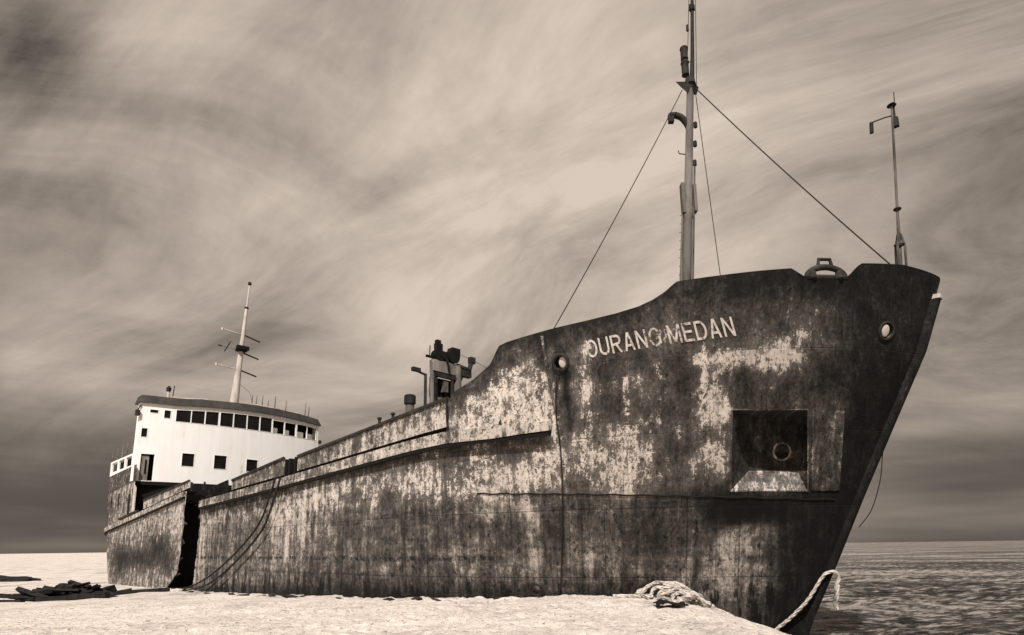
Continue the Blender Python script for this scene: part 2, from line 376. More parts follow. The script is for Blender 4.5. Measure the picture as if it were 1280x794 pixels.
def tone_at(p):
    a = b = 0.0
    for co, i, d in kd.find_n(p, 5):
        w = 1 / (d * d + 0.02)
        a += w * TONE[i][2]; b += w
    t = 0.10 + 0.87 * a / b / 9.0
    d = stem(p.z) - p.x
    if p.z < 3.9 and p.x > 41: t += 0.04
    elif p.z < 3.9 and p.x > 25: t += 0.005 * min(1, (p.x - 25) / 4)
    if p.x < 34: t -= 0.055
    if p.x > 35.3 and p.z > 6.4:
        e_ = ztop(p.x) - p.z
        if e_ < 0.8: t -= 0.16 * (1 - max(0, e_) / 0.8)
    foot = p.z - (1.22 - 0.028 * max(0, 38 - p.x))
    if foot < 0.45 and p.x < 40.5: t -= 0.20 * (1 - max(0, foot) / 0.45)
    for sa, sb, za, k in ((42.2, 44.4, 7.12, .34), (40.6, 42.0, 6.35, .12), (36.0, 38.2, 6.9, .10), (42.0, 43.6, 3.2, .10), (33.0, 36.5, 4.35, .12)):
        if sa < p.x < sb and abs(p.z - za) < 0.22: t += k * (1 - abs(p.z - za) / 0.22) * min(1, (p.x - sa) * 3, (sb - p.x) * 3)
    if 14 < p.x < 38.7:            # shadow of the rubbing strake painted into the plating tone
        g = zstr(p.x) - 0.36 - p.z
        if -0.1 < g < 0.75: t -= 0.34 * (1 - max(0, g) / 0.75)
    if p.z > 4.2 and 30 < p.x < 41.5: t -= 0.05
    u = plate_uv(p)[0]
    for sa, wa, za, zb_, k in ((plate_uv(H(39.5, 7.3))[0], .10, 5.0, 7.3, -.30), (35.25, .06, 3.2, 5.5, -.2), (33.2, .05, 1.5, 3.9, -.2), (30.1, .05, 4.0, 5.3, -.22), (27.2, .05, 1.4, 5.0, -.2), (plate_uv(H(38.75, 6))[0], .14, 4.3, 8.0, .12)):
        if za < p.z < zb_: t += k * math.exp(-((u - sa + .05 * math.sin(p.z * 3)) / wa) ** 2) * min(1, (p.z - za) * .8, (zb_ - p.z) * 6)
    t -= 0.38 * math.exp(-((p.x - 42.6) / .75) ** 4 - ((p.z - 3.42) / .32) ** 4)
    if d < 1.4:  # shade on the plating beside the stem, painted into the tone
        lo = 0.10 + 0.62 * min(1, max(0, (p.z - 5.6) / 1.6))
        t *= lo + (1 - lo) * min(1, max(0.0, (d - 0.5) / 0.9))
    return t

def plate_uv(v):       # metres along the plating (so that runs fall straight down) and height
    d = (B - abs(v.y)) * 0.8
    return (v.x + (d if v.x > 10 else -d), v.z)

def hull_grid(name, cols, sfun, top, bot, nrow, side, mat, tonefn, parent=ship):
    """cols: list of parameters; sfun(c, z) -> s; top(s) -> z"""
    vs, fs, uvs, tn = [], [], [], []
    nc = len(cols)
    for c in cols:
        z = 6.0
        for _ in range(14): z = top(sfun(c, z))
        zt = z
        for r in range(nrow + 1):
            f = r / nrow
            zz = bot + (zt - bot) * f
            s = sfun(c, zz)
            vs.append(P(s, side * hb(s, zz), zz))
    for i in range(nc - 1):
        for r in range(nrow):
            a = i * (nrow + 1) + r
            q = (a, a + nrow + 1, a + nrow + 2, a + 1)
            fs.append(q if side > 0 else q[::-1])
    me = bpy.data.meshes.new(name)
    me.from_pydata(vs, [], fs)
    ul = me.uv_layers.new(name='plate')
    for lp in me.loops:
        v = lp.vertex_index
        ul.data[lp.index].uv = plate_uv(vs[v])
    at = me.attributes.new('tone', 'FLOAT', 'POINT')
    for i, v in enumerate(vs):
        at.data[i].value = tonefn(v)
    me.materials.append(mat)
    return me

def cut_poly(me, pts, nrm, depth_ok=1.2):
    """cut a clean convex opening (3D polygon seen along nrm) in a shell mesh"""
    bm = bmesh.new(); bm.from_mesh(me)
    pts = [Vector(p) for p in pts]; nrm = Vector(nrm).normalized()
    cen = sum(pts, Vector()) / len(pts)
    rad = max((p - cen).length for p in pts)
    pl = []
    for i in range(len(pts)):
        a, b = pts[i], pts[(i + 1) % len(pts)]
        m = (b - a).cross(nrm).normalized()
        if m.dot(cen - a) > 0: m = -m
        pl.append((a, m))
    for a, m in pl:
        fs = [f for f in bm.faces if (f.calc_center_median() - cen).length < rad + 0.5]
        geom = set(fs)
        for f in fs:
            geom.update(f.edges); geom.update(f.verts)
        bmesh.ops.bisect_plane(bm, geom=list(geom), dist=1e-5, plane_co=a, plane_no=m)
    kill = []
    for f in bm.faces:
        c = f.calc_center_median()
        if (c - cen).length < rad + 0.5 and all(m.dot(c - a) < 1e-4 for a, m in pl):
            kill.append(f)
    bmesh.ops.delete(bm, geom=kill, context='FACES')
    bm.to_mesh(me); bm.free()

# -- forward hull: from the break to the stem
def jag(z, k): return 0.22 * noise.noise(Vector((z * 1.1, k, 0))) + 0.10 * noise.noise(Vector((z * 4.0, k, 3)))
def crack_f(z): return lerp_tab([(-2, 14.0), (0.4, 14.2), (5.3, 14.66)], z) + jag(z, 1.5)
def sf_fwd(c, z):
    if c <= 30: return crack_f(z) + (c - 14.66) / (30 - 14.66) * (30 - crack_f(z))
    return 30 + (c - 30) * (stem(z) - 30)
cols = [14.66 + (30 - 14.66) * i / 62 for i in range(63)] + [30 + i / 190 for i in range(1, 191)]
cols = [14.66 + (30 - 14.66) * i / 62 for i in range(63)]
tau = []
for i in range(1, 231):
    u = i / 230
    tau.append(1 - (1 - u) ** 1.35)
# the step at the forecastle's side plate wants a column each side of it
tau += [(35.305 - 30) / (stem(6.6) - 30), (35.325 - 30) / (stem(6.6) - 30)]
cols += [30 + t for t in sorted(tau)]
def sfw(c, z):
    if c <= 30.0: return sf_fwd(c, z)
    return 30 + (c - 30) * (stem(z) - 30)
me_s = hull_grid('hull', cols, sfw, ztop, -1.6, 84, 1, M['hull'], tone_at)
me_p = hull_grid('hull', cols[::2] + [cols[-1]], sfw, ztop, -1.6, 30, -1, M['hull'], lambda v: 0.35)

# anchor pocket opening and round openings in the starboard bow
PK = [(42.24, 3.96), (43.67, 3.94), (44.15, 5.90), (42.79, 5.93)]
pk3 = [H(s, z) for s, z in PK]
pkn = hn(43.2, 4.95)
cut_poly(me_s, pk3, pkn)
def disc_pts(s, z, R, sx=1.0, n=14):
    n0 = hn(s, z); c = H(s, z)
    v = (Vector((0, 0, 1)) - n0 * n0.z).normalized(); u = v.cross(n0)
    return [c + u * math.cos(i * 2 * math.pi / n) * R * sx + v * math.sin(i * 2 * math.pi / n) * R for i in range(n)], c, n0
HOLES = [(39.34, 7.42, 0.19), (45.86, 7.72, 0.19)]
for s, z, R in HOLES:
    pts, c, n0 = disc_pts(s, z, R)
    cut_poly(me_s, pts, n0)
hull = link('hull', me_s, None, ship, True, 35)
hull_p = link('hull', me_p, None, ship, True, 35)
hull['label'] = 'forward hull side facing the beach, blistered pale paint over dark rust'
hull_p['label'] = 'forward hull side facing the sea'

# -- aft hull, broken off and tipped down at the stern
def crack_a(z): return lerp_tab([(-2, 8.4), (0.15, 9.0), (1.33, 11.15), (1.6, 11.55), (6.7, 12.1)], z) + jag(z, 7.5)
def ztop_a(s):
    if s < 0.75: return 7.47 if s > 0.1 else 7.08 + (s + 8.2) * 0.047
    return zstr_a(s)
ca = [-1 + i / 70 for i in range(71)]          # -1..0 : stern to s=0 ; then fixed
def sf_a(c, z):
    sr = stern(z)
    if c <= 0:
        u = 1 - (1 + c)               # 0 at s=1 ... 1 at stern
        u = 1 - (1 - u) ** 1.6
        return 0.6 + (sr - 0.6) * u
    return 0.6 + (crack_a(z) - 0.6) * c
ca = [-1 + i / 60 for i in range(61)] + [0.012, 0.03] + [0.03 + 0.97 * i / 50 for i in range(1, 51)]
def tone_aft(v):
    s, z = v.x, v.z
    t = 0.57
    for a, b, ra, rb, k in ((3.5, 2.2, 4.5, 0.6, -0.33), (7.5, 3.0, 2.0, 0.7, -0.3), (-1.5, 2.0, 2.0, 1.2, -0.28), (9.5, 1.8, 1.5, 0.5, -0.25), (10.8, 4.6, 0.8, 1.0, 0.12), (-5, 5.8, 3, 1.2, -0.05), (-8, 3, 2.0, 4, -0.3)):
        t += k * math.exp(-((s - a) / ra) ** 2 - ((z - b) / rb) ** 2)
    return t
M['hull_aft'] = mat_hull('weathered_aft_plating', band=False)
ma = hull_grid('stern_hull', ca, sf_a, ztop_a, -1.6, 50, 1, M['hull_aft'], tone_aft)
mb = hull_grid('stern_hull', ca[::2] + [ca[-1]], sf_a, ztop_a, -1.6, 20, -1, M['hull_aft'], lambda v: 0.4)
link('stern_hull', ma, None, ship, True, 35)['label'] = 'broken-off stern section of the hull'
link('stern_hull', mb, None, ship, True, 35)['label'] = 'sea side of the broken-off stern section'

# decks (hidden from the beach but they close the hull) and torn bulkheads inside the break
def deck(name, s0, s1, zf, n=24):
    bm = BM(); prev = None
    for i in range(n + 1):
        s = s0 + (s1 - s0) * i / n
        z = zf(s); b = max(hb(s, z) - 0.06, 0.02)
        row = [bm.verts.new(P(s, b, z)), bm.verts.new(P(s, -b, z))]
        if prev: bm.faces.new((prev[0], row[0], row[1], prev[1]))
        prev = row
    return obj(name, bm, M['dark'], ship)
deck('deck', 14.9, 37.2, lambda s: zstr(s) - 0.08)
deck('deck', 37.2, 46.2, lambda s: 7.55 + max(0, s - 41.5) * 0.12)
deck('deck', 0.6, 11.6, lambda s: zstr_a(s) - 0.1)
deck('deck', -10.6, 0.55, lambda s: 7.3)
bm = BM()
hexa(bm, [P(37.2, -6.2, 5.9), P(37.3, -6.2, 5.9), P(37.3, 6.2, 5.9), P(37.2, 6.2, 5.9), P(37.2, -6.2, 7.56), P(37.3, -6.2, 7.56), P(37.3, 6.2, 7.56), P(37.2, 6.2, 7.56)])
obj('forecastle_bulkhead', bm, M['dark'], ship)
for s, zt in ((16.2, 5.1), (8.2, 5.4)):
    bm = BM()
    b = B - 0.05
    hexa(bm, [P(s, -b, -1.6), P(s + .08, -b, -1.6), P(s + .08, b, -1.6), P(s, b, -1.6), P(s, -b, zt), P(s + .08, -b, zt), P(s + .08, b, zt), P(s, b, zt)])
    obj('bulkhead', bm, M['black'], ship)

def plate_strip(bm, f_in, f_out, s0, s1, zb, zt, n=30, outer=None):
    """a rail that follows the hull side: offset f_in..f_out, heights zb(s)..zt(s)"""
    rows = []
    for i in range(n + 1):
        s = s0 + (s1 - s0) * i / n
        a, c = zb(s), zt(s)
        zm = (a + c) / 2
        rows.append([bm.verts.new(H(s, a, f_out)), bm.verts.new(H(s, c, f_out)), bm.verts.new(H(s, c, f_in)), bm.verts.new(H(s, a, f_in))])
    for a, b in zip(rows, rows[1:]):
        for k in range(4):
            bm.faces.new((a[k], a[(k + 1) % 4], b[(k + 1) % 4], b[k]))
    bm.faces.new(rows[0]); bm.faces.new(rows[-1][::-1])

def add_plate_data(o, t, s_scale=1.0):
    me = o.data
    ul = me.uv_layers.new(name='plate')
    for lp in me.loops:
        v = me.vertices[lp.vertex_index].co
        ul.data[lp.index].uv = plate_uv(v)
    at = me.attributes.new('tone', 'FLOAT', 'POINT')
    for i, v in enumerate(me.vertices):
        at.data[i].value = t(v.co) if callable(t) else t
    return o

M['hull_plate'] = mat_hull('weathered_bulwark_plating', band=False)
# rubbing strakes
bm = BM(); plate_strip(bm, -0.03, 0.20, 14.72, 38.72, lambda s: zstr(s) - 0.36 + 0.12 * max(0, s - 37) / 2, lambda s: zstr(s) - 0.015, 90)
add_plate_data(obj('rubbing_strake', bm, M['hull_plate'], ship), lambda v: 0.54 + 0.10 * min(1, max(0, (v.x - 20) / 14)) + 0.06 * noise.noise(Vector((v.x, 0, 0))))
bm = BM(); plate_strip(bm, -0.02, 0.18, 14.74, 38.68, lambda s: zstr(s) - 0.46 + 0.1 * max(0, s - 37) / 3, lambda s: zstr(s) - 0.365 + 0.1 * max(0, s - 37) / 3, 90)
obj('strake_shade_strip', bm, M['black'], ship)  # black strips added as painted shade under the strakes
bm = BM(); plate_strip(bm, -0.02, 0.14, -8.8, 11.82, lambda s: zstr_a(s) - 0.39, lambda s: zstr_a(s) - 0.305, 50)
obj('strake_shade_strip', bm, M['black'], ship)
bm = BM(); plate_strip(bm, -0.03, 0.15, -8.8, 11.85, lambda s: zstr_a(s) - 0.30, lambda s: zstr_a(s) - 0.01, 50)
add_plate_data(obj('rubbing_strake', bm, M['hull_plate'], ship), 0.62)
# bulwark plates with an open slot under them
def bulwark(s0, s1, top, base=zstr, n=24, t=0.6, slot=0.19, inset=-0.10):
    bm = BM(); plate_strip(bm, inset - 0.05, inset, s0, s1, lambda s: base(s) + slot, top, n)
    o = add_plate_data(obj('bulwark', bm, M['hull_plate'], ship), t)
    bm = BM(); plate_strip(bm, inset + 0.0, inset + 0.05, s0, s1, lambda s: top(s) - 0.07, lambda s: top(s) + 0.03, n)
    c = obj('cap_rail', bm, M['dark'], o)
    k = max(2, int((s1 - s0) / 1.6))
    for i in range(k + 1):
        bm = BM()
        s = s0 + 0.06 + (s1 - s0 - 0.12) * i / k
        a, z0, z1 = B + inset - 0.06, base(s), top(s) - 0.1
        hexa(bm, [P(s - .02, a - .45, z0), P(s + .02, a - .45, z0), P(s + .02, a, z0), P(s - .02, a, z0), P(s - .02, a - .1, z1), P(s + .02, a - .1, z1), P(s + .02, a, z1), P(s - .02, a, z1)])
        obj('stanchion', bm, M['dark'], o)
    bm = BM(); plate_strip(bm, inset - 0.5, inset - 0.16, s0, s1, lambda s: base(s) - 0.03, lambda s: base(s) + slot + 0.14, n)
    obj('slot_shade_strip', bm, M['black'], o)  # added black strip that gives the slot its dark shadow line
    return o
tb = lambda v: 0.42 + 0.16 * min(1, max(0, (v.x - 22) / 14)) + 0.1 * (0.5 - abs(0.5 - min(1, max(0, (v.z - zstr(v.x)) / 0.9))))
bulwark(25.42, 35.29, lambda s: 6.46 + (s - 25.42) * 0.0668, t=lambda v: tb(v) + 0.08 - 0.26 * max(0, v.z - zstr(v.x) - 0.45))
bulwark(18.38, 24.15, lambda s: 6.06 + (s - 18.38) * 0.083, t=lambda v: 0.56 - 0.2 * max(0, v.z - zstr(v.x) - 0.35))
bulwark(2.95, 12.02, lambda s: 6.04 + (s - 2.95) * 0.0618, base=zstr_a, t=0.62)
# stump of framing between the two bulwark runs
bm = BM()
for s in (24.2, 24.55, 25.1):
    box(bm, P(s, B - 0.35, 5.95), (0.05, 0.22, 0.5))
box(bm, P(24.75, B - 0.75, 5.9), (0.6, 0.05, 0.55))
obj('broken_frame', bm, M['black'], ship)
# sea side bulwark
for s0, s1, za, zb_ in ((18.4, 35.3, 6.06, 7.12), (2.9, 12.0, 6.0, 6.6)):
    bm = BM()
    hexa(bm, [P(s0, -B + .05, za - .8), P(s1, -B + .05, zb_ - 1.0), P(s1, -B + .1, zb_ - 1.0), P(s0, -B + .1, za - .8), P(s0, -B + .05, za), P(s1, -B + .05, zb_), P(s1, -B + .1, zb_), P(s0, -B + .1, za)])
    o = obj('bulwark', bm, M['hull_plate'], ship); add_plate_data(o, 0.45); o['label'] = 'bulwark on the sea side'

# frames and edge plates that stand on the forward side: vertical ribs and butt straps
bm = BM()
def rib(bm, s, z0, z1, w=0.05, d=0.03, n=8, ds=0.0):
    prev = None
    for i in range(n + 1):
        z = z0 + (z1 - z0) * i / n
        ss = s + ds * i / n
        a = [bm.verts.new(H(ss - w, z, -0.01)), bm.verts.new(H(ss - w, z, d)), bm.verts.new(H(ss + w, z, d)), bm.verts.new(H(ss + w, z, -0.01))]
        if prev:
            for k in range(3): bm.faces.new((prev[k], prev[k + 1], a[k + 1], a[k]))
        prev = a
rib(bm, 38.95, 6.0, 8.2, 0.035, 0.03)
add_plate_data(obj('butt_strap', bm, M['hull_plate'], ship), 0.48); bm = BM()
rib(bm, 35.33, 6.1, 7.1, 0.035, 0.04)
add_plate_data(obj('butt_strap', bm, M['hull_plate'], ship), 0.2)
# long weld along the bow at the old load line
bm = BM()
tube(bm, [H(36.1 + i * 0.1, 4.15 - 0.055 * (i * 0.1) + 0.012 * math.sin(i * 0.9), 0.004) for i in range(81)], 0.022, 6)
obj('weld_seam', bm, M['black'], ship)

# anchor pocket -------------------------------------------------
pk = empty('anchor_pocket', (0, 0, 0), ship)
wB = 1.02      # the flat back of the pocket stands parallel to the keel line
BL, BR, TR, TL = pk3
# inward direction is square to the centre line
def at_w(p, w): return Vector((p.x, -w, p.z))
sill_h = 0.55
bBL = Vector((BL.x + 0.30, -2.17, BL.z + sill_h)); bBR = Vector((BR.x + 0.16, -0.72, BR.z + sill_h))
bTL = Vector((TL.x + 0.10, -2.2, TL.z - 0.02)); bTR = Vector((TR.x - 0.02, -0.92, TR.z - 0.02))
def quad(bm, a, b, c, d, n=1):
    vs = [bm.verts.new(Vector(p)) for p in (a, b, c, d)]
    bm.faces.new(vs)
bm = BM(); quad(bm, bBL, bBR, bTR, bTL); quad(bm, BL, bBL, bTL, TL); quad(bm, TL, bTL, bTR, TR); quad(bm, BR, TR, bTR, bBR)
o = obj('pocket_lining', bm, M['hull_plate'], pk); add_plate_data(o, lambda v: 0.30)
bm = BM(); quad(bm, BL, BR, bBR, bBL)
o = obj('pocket_sill', bm, M['hull_plate'], pk); add_plate_data(o, 0.53)
# edge bead
bm = BM()
ed = [p + pkn * 0.008 for p in pk3]
for a, b in zip(ed, ed[1:] + ed[:1]): tube(bm, [a, b], 0.02, 6)
add_plate_data(obj('pocket_rim', bm, M['hull_plate'], pk), 0.45)
# hawse pipe in the back plate
bn = (bBR - bBL).cross(bTL - bBL).normalized()
if bn.y > 0: bn = -bn
hc = bBL * 0.37 + bBR * 0.27 + bTL * 0.20 + bTR * 0.16 + bn * 0.01
bm = BM(); ring(bm, hc, bn, 0.23, 0.03, 28, 8)
o = add_plate_data(obj('hawse_pipe', bm, M['hull_plate'], pk, True), 0.6)
bm = BM(); lathe(bm, hc + bn * 0.004, -bn, [(0, 0.225), (0.002, 0.225)], 28); obj('hawse_mouth', bm, M['black'], o)
# pale doubling plate forward of the pocket
bm = BM()
dp = [(43.73, 3.92), (44.22, 3.98), (44.76, 5.86), (44.21, 5.90)]
a = [H(s, z, 0.02) for s, z in dp]; bk = [H(s, z, -0.02) for s, z in dp]
rows = []
for i in range(9):
    f = i / 8
    sl = dp[0][0] + (dp[3][0] - dp[0][0]) * f; sr = dp[1][0] + (dp[2][0] - dp[1][0]) * f
    z = 3.95 + 1.93 * f
    rows.append([H(sl + (sr - sl) * k / 5, z, 0.022) for k in range(6)])
grid = [[bm.verts.new(p) for p in r] for r in rows]
for a, b in zip(grid, grid[1:]):
    for k in range(5): bm.faces.new((a[k], a[k + 1], b[k + 1], b[k]))
add_plate_data(obj('doubling_plate', bm, M['hull_plate'], ship), lambda v: 0.43 - 0.16 * max(0, 4.6 - v.z))['label'] = 'pale doubling plate beside the anchor pocket'

# fairleads ------------------------------------------------------
for (s, z, R) in HOLES:
    pts, c, n0 = disc_pts(s, z, R)
    bm = BM(); ring(bm, c + n0 * 0.01, n0, R + 0.02, 0.05 if s < 44 else 0.032, 28, 8)
    f = obj('fairlead', bm, M['dark'], ship, True)
    # short pipe going in square to the plating, a pale disc added in it as painted light
    bm = BM()
    dirn = (-n0 + Vector((0.55, 0, 0)) * (-1 if s > 44 else 1)).normalized()
    n = 20
    v = (Vector((0, 0, 1)) - n0 * n0.z).normalized(); u = v.cross(n0)
    r0 = [bm.verts.new(c + (u * math.cos(k * 2 * math.pi / n) + v * math.sin(k * 2 * math.pi / n)) * R - n0 * 0.0) for k in range(n)]
    r1 = [bm.verts.new(p.co - n0 * 0.09 ) for p in r0]
    for k in range(n): bm.faces.new((r0[k], r0[(k + 1) % n], r1[(k + 1) % n], r1[k]))
    obj('pipe_wall', bm, M['mid'], f, True)
    bm = BM(); lathe(bm, c - n0 * 0.085, -n0, [(0, R), (0.01, R)], n); obj('pipe_mouth', bm, M['black'], f)
    bm = BM()
    sg = 1 if s < 44 else -1
    uu = u if u.x > 0 else -u
    cc = c + n0 * (-0.035 if s < 44 else 0.01) + uu * (0.05 if s < 44 else -0.04)
    nn = n0
    lathe(bm, cc, nn, [(0, 0.15), (0.02, 0.145), (0.03, 0.11)], 20)
    for vv in bm.verts:
        d = vv.co - cc
        vv.co = cc + d - uu * d.dot(uu) * 0.3
    obj('light_disc', bm, M['light'], f, True)

def sm_(a, b, x):
    t = min(1, max(0, (x - a) / (b - a))); return t * t * (3 - 2 * t)
# stem bar: heavy rounded plate down the bow ---------------------
bm = BM()
zz = [-1.4 + i * 0.25 for i in range(42)]
rows = []
for z in zz:
    if z > 8.7: break
    s = stem(z)
    r = 0.12 + 0.010 * z
    rows.append([bm.verts.new(P(s - 0.12 + (r + 0.10) * math.cos(a) * 0.9, r * math.sin(a), z)) for a in [math.pi * (k / 12 - 0.5) * 1.15 for k in range(13)]])
for a, b in zip(rows, rows[1:]):
    for k in range(12): bm.faces.new((a[k], a[k + 1], b[k + 1], b[k]))
o = obj('stem_bar', bm, M['hull_plate'], ship, True); add_plate_data(o, lambda v: 0.04 + 0.15 * sm_(3.2, 6.5, v.z))
bm = BM(); tube(bm, [P(stem(z) - 0.13, 0.14 + 0.010 * z, z) for z in [3.4 + i * 0.3 for i in range(18)]], 0.022, 6)
add_plate_data(obj('stem_bead', bm, M['hull_plate'], ship, True), 0.33)
bm = BM()
hexa(bm, [P(stem(8.6) - .1, .16, 8.62), P(stem(8.6) + .17, .12, 8.62), P(stem(8.6) + .17, -.12, 8.62), P(stem(8.6) - .1, -.16, 8.62), P(stem(8.6) - .1, .16, 8.74), P(stem(8.6) + .18, .12, 8.72), P(stem(8.6) + .18, -.12, 8.72), P(stem(8.6) - .1, -.16, 8.74)])
obj('stem_cap', bm, M['light'], ship)

# name on the bow ------------------------------------------------
def bow_name(txt, s0, z0, s1, z1, h):
    arc = []; L = 0; prev = None
    N = 160
    for i in range(N + 1):
        s = s0 + (s1 - s0) * i / N; z = z0 + (z1 - z0) * i / N
        p = H(s, z)
        if prev is not None: L += (p - prev).length
        arc.append((L, s)); prev = p
    T = 0.068          # half stroke, letters are one unit high
    def ell(cx, cy, rx, ry, a0, a1, n=14):
        return [(cx + rx * math.cos(R_(a0 + (a1 - a0) * i / n)), cy + ry * math.sin(R_(a0 + (a1 - a0) * i / n))) for i in range(n + 1)]
    t = T
    G = {
     'O': (.80, [ell(.40, .5, .40 - t, .5 - t + .01, 0, 360, 28)]),
     'U': (.72, [[(t, 1), (t, .36)] + ell(.36, .36, .36 - t, .36 - t, 180, 360, 14)[1:] + [(.72 - t, 1)]]),
     'R': (.74, [[(t, 0), (t, 1)], [(2 * t, 1 - t), (.44, 1 - t)] + ell(.44, .715, .25 - t * .4, .285 - t, 90, -90, 10)[1:] + [(2 * t, .43 + t * .5)], [(.38, .45), (.66, 0)]]),
     'A': (.76, [[(.09, 0), (.36, 1)], [(.67, 0), (.40, 1)], [(.22, .29), (.54, .29)]]),
     'N': (.72, [[(t, 0), (t, 1)], [(t + .02, .97), (.72 - t - .02, .03)], [(.72 - t, 0), (.72 - t, 1)]]),
     'G': (.80, [ell(.41, .5, .41 - t, .5 - t + .01, 40, 325, 22), [(.46, .44), (.72, .44), (.72, .12)]]),
     'M': (.86, [[(t, 0), (t, 1)], [(t + .02, .97), (.43, .08)], [(.84 - t, .97), (.43, .08)], [(.86 - t, 0), (.86 - t, 1)]]),
     'E': (.66, [[(t, 0), (t, 1)], [(2 * t, 1 - t), (.64, 1 - t)], [(2 * t, .52), (.60, .52)], [(2 * t, t), (.66, t)]]),
     'D': (.75, [[(t, 0), (t, 1)], [(2 * t, 1 - t), (.36, 1 - t)] + ell(.36, .5, .39 - t, .5 - t, 90, -90, 14)[1:] + [(2 * t, t)]]),
    }
    strokes = []; x = 0.0
    for ch in txt:
        if ch == ' ': x += .34; continue
        wd, st = G[ch]
        for k, p in enumerate(st): strokes.append((x, k, p))
        x += wd + .15
    X1 = x - .15
    bm = BM(); tn = []
    for x0, k, p in strokes:
        q_ = [Vector((u, v)) for u, v in p]
        fine = [q_[0]]
        for a_, b_ in zip(q_, q_[1:]):
            n = max(1, int((b_ - a_).length / .1))
            fine += [a_.lerp(b_, (i + 1) / n) for i in range(n)]
        closed = (fine[0] - fine[-1]).length < 1e-4
        prev = None
        m_ = len(fine)
        for i in range(m_):
            d0 = fine[i] - fine[i - 1] if i > 0 else (fine[-1] - fine[-2] if closed else fine[1] - fine[0])
            d1 = fine[i + 1] - fine[i] if i < m_ - 1 else (fine[1] - fine[0] if closed else d0)
            d0.normalize(); d1.normalize()
            n0 = Vector((-d0.y, d0.x)); n1 = Vector((-d1.y, d1.x))
            mm_ = (n0 + n1).normalized(); kk = T / max(.5, mm_.dot(n0))
            row = []
            for sg_ in (-1, 0, 1):
                uv = fine[i] + mm_ * (kk * sg_)
                fx = (x0 + uv.x) / X1
                s = lerp_tab(arc, fx * L); z = z0 + (z1 - z0) * fx + uv.y * h
                row.append(bm.verts.new(H(s, z, 0.011 + 0.0022 * k)))
                wear = 0.20 * math.exp(-((fx - 0.46) / 0.045) ** 2) + 0.0 * math.exp(-((fx - 0.04) / 0.04) ** 2) + 0.07 * math.exp(-((fx - 0.66) / 0.06) ** 2)
                tn.append(0.70 - wear)
            if prev:
                for j in (0, 1): bm.faces.new((prev[j], row[j], row[j + 1], prev[j + 1]))
            prev = row
    me = bpy.data.meshes.new('painted_name'); bm.to_mesh(me); bm.free()
    at = me.attributes.new('tone', 'FLOAT', 'POINT')
    for i, t in enumerate(tn): at.data[i].value = t
    ul = me.uv_layers.new(name='plate')
    for lp in me.loops:
        v = me.vertices[lp.vertex_index].co
        ul.data[lp.index].uv = (v.x * 1.4, v.z)
    return link('painted_name', me, M['letters'], ship)
def mat_letters():
    m, nt, b = new_mat('worn_white_lettering'); q = NB(nt)
    uv = q.n('ShaderNodeUVMap', uv_map='plate').outputs[0]
    t = q.n('ShaderNodeAttribute', attribute_type='GEOMETRY', attribute_name='tone').outputs['Fac']
    n1 = q.noise(uv, 8.0, 8, 0.75); n2 = q.noise(q.map(uv, (9, 1.2, 1)), 1.0, 5, 0.6)
    f = q.m('ADD', t, q.m('ADD', q.m('MULTIPLY', q.m('SUBTRACT', n1, 0.5), 2.0), q.m('MULTIPLY', q.m('SUBTRACT', n2, 0.5), 0.5)))
    c = q.ramp(f, [(0.30, tinted(0.03)), (0.46, tinted(0.13)), (0.60, tinted(0.50)), (0.85, tinted(0.72))])
    q.l(c, b.inputs['Base Color'])
    return m
M['letters'] = mat_letters()
bow_name('OURANG MEDAN', 40.08, 7.42, 43.30, 7.60, 0.44)

# mooring chock in the notch of the bow bulwark -------------------
ck = empty('mooring_chock', (0, 0, 0), ship)
cs, cz = 45.16, 8.84
cp = H(cs, cz); cn = hn(cs, cz); cn.z = 0; cn.normalize()
cu_ = Vector((-cn.y, cn.x, 0)); cu_ = cu_ if cu_.x > 0 else -cu_
cc = cp - cn * 0.06
bm = BM()
arcp = [cc + cu_ * (0.46 * math.cos(a)) + Vector((0, 0, 0.27 * math.sin(a))) for a in [math.pi * k / 14 for k in range(15)]]
tube(bm, arcp, 0.075, 10)
tube(bm, [cc - cu_ * 0.5 + Vector((0, 0, 0.01)), cc + cu_ * 0.5 + Vector((0, 0, 0.01))], 0.07, 8)
for d in (-0.33, 0.33):
    lathe(bm, cc + cu_ * d + Vector((0, 0, -0.02)), (0, 0, 1), [(0, 0.10), (0.16, 0.085), (0.2, 0.06)], 10)
obj('chock_body', bm, M['dark'], ck, True)
bm = BM()
hh = [cc + cu_ * a + Vector((0, 0, b)) for a, b in ((-0.17, 0.28), (-0.14, 0.47), (0.14, 0.47), (0.17, 0.28))]
tube(bm, hh, 0.045, 8)
obj('chock_handle', bm, M['dark'], ck, True)

# foremast ---------------------------------------------------------
fm = empty('foremast', (0, 0, 0), ship)
def fmp(z): 
    f = (z - 8.0) / (18.48 - 8.0)
    return Vector((39.69 + 0.93 * f, 0, z))
bm = BM()
lathe(bm, fmp(7.4), fmp(18.5) - fmp(7.4), [(0, 0.165), (6.2, 0.155), (6.25, 0.17), (6.55, 0.17), (6.6, 0.145), (11.0, 0.12), (11.15, 0.10)], 20)
obj('mast_tube', bm, M['mastgrey'], fm, True)
ax = P(0, 0.72, 0) + Vector((-0.70, 0, 0)); ax.normalize()          # toward picture-left: aft and to starboard
axl = Vector((-0.707, -0.707, 0))                                     # local direction pointing left across the view
bm = BM()
tube(bm, [fmp(7.5) + axl * 0.26, fmp(14.0) + axl * 0.18], 0.035, 8)
tube(bm, [fmp(7.5) - axl * 0.22, fmp(15.5) - axl * 0.2], 0.035, 8)
for k in range(30):
    z = 8 + k * 0.3
    if z < 14: tube(bm, [fmp(z), fmp(z) + axl * 0.28], 0.012, 5)
obj('ladder_pipe', bm, M['mid'], fm, True)
bm = BM()
c = fmp(14.3)
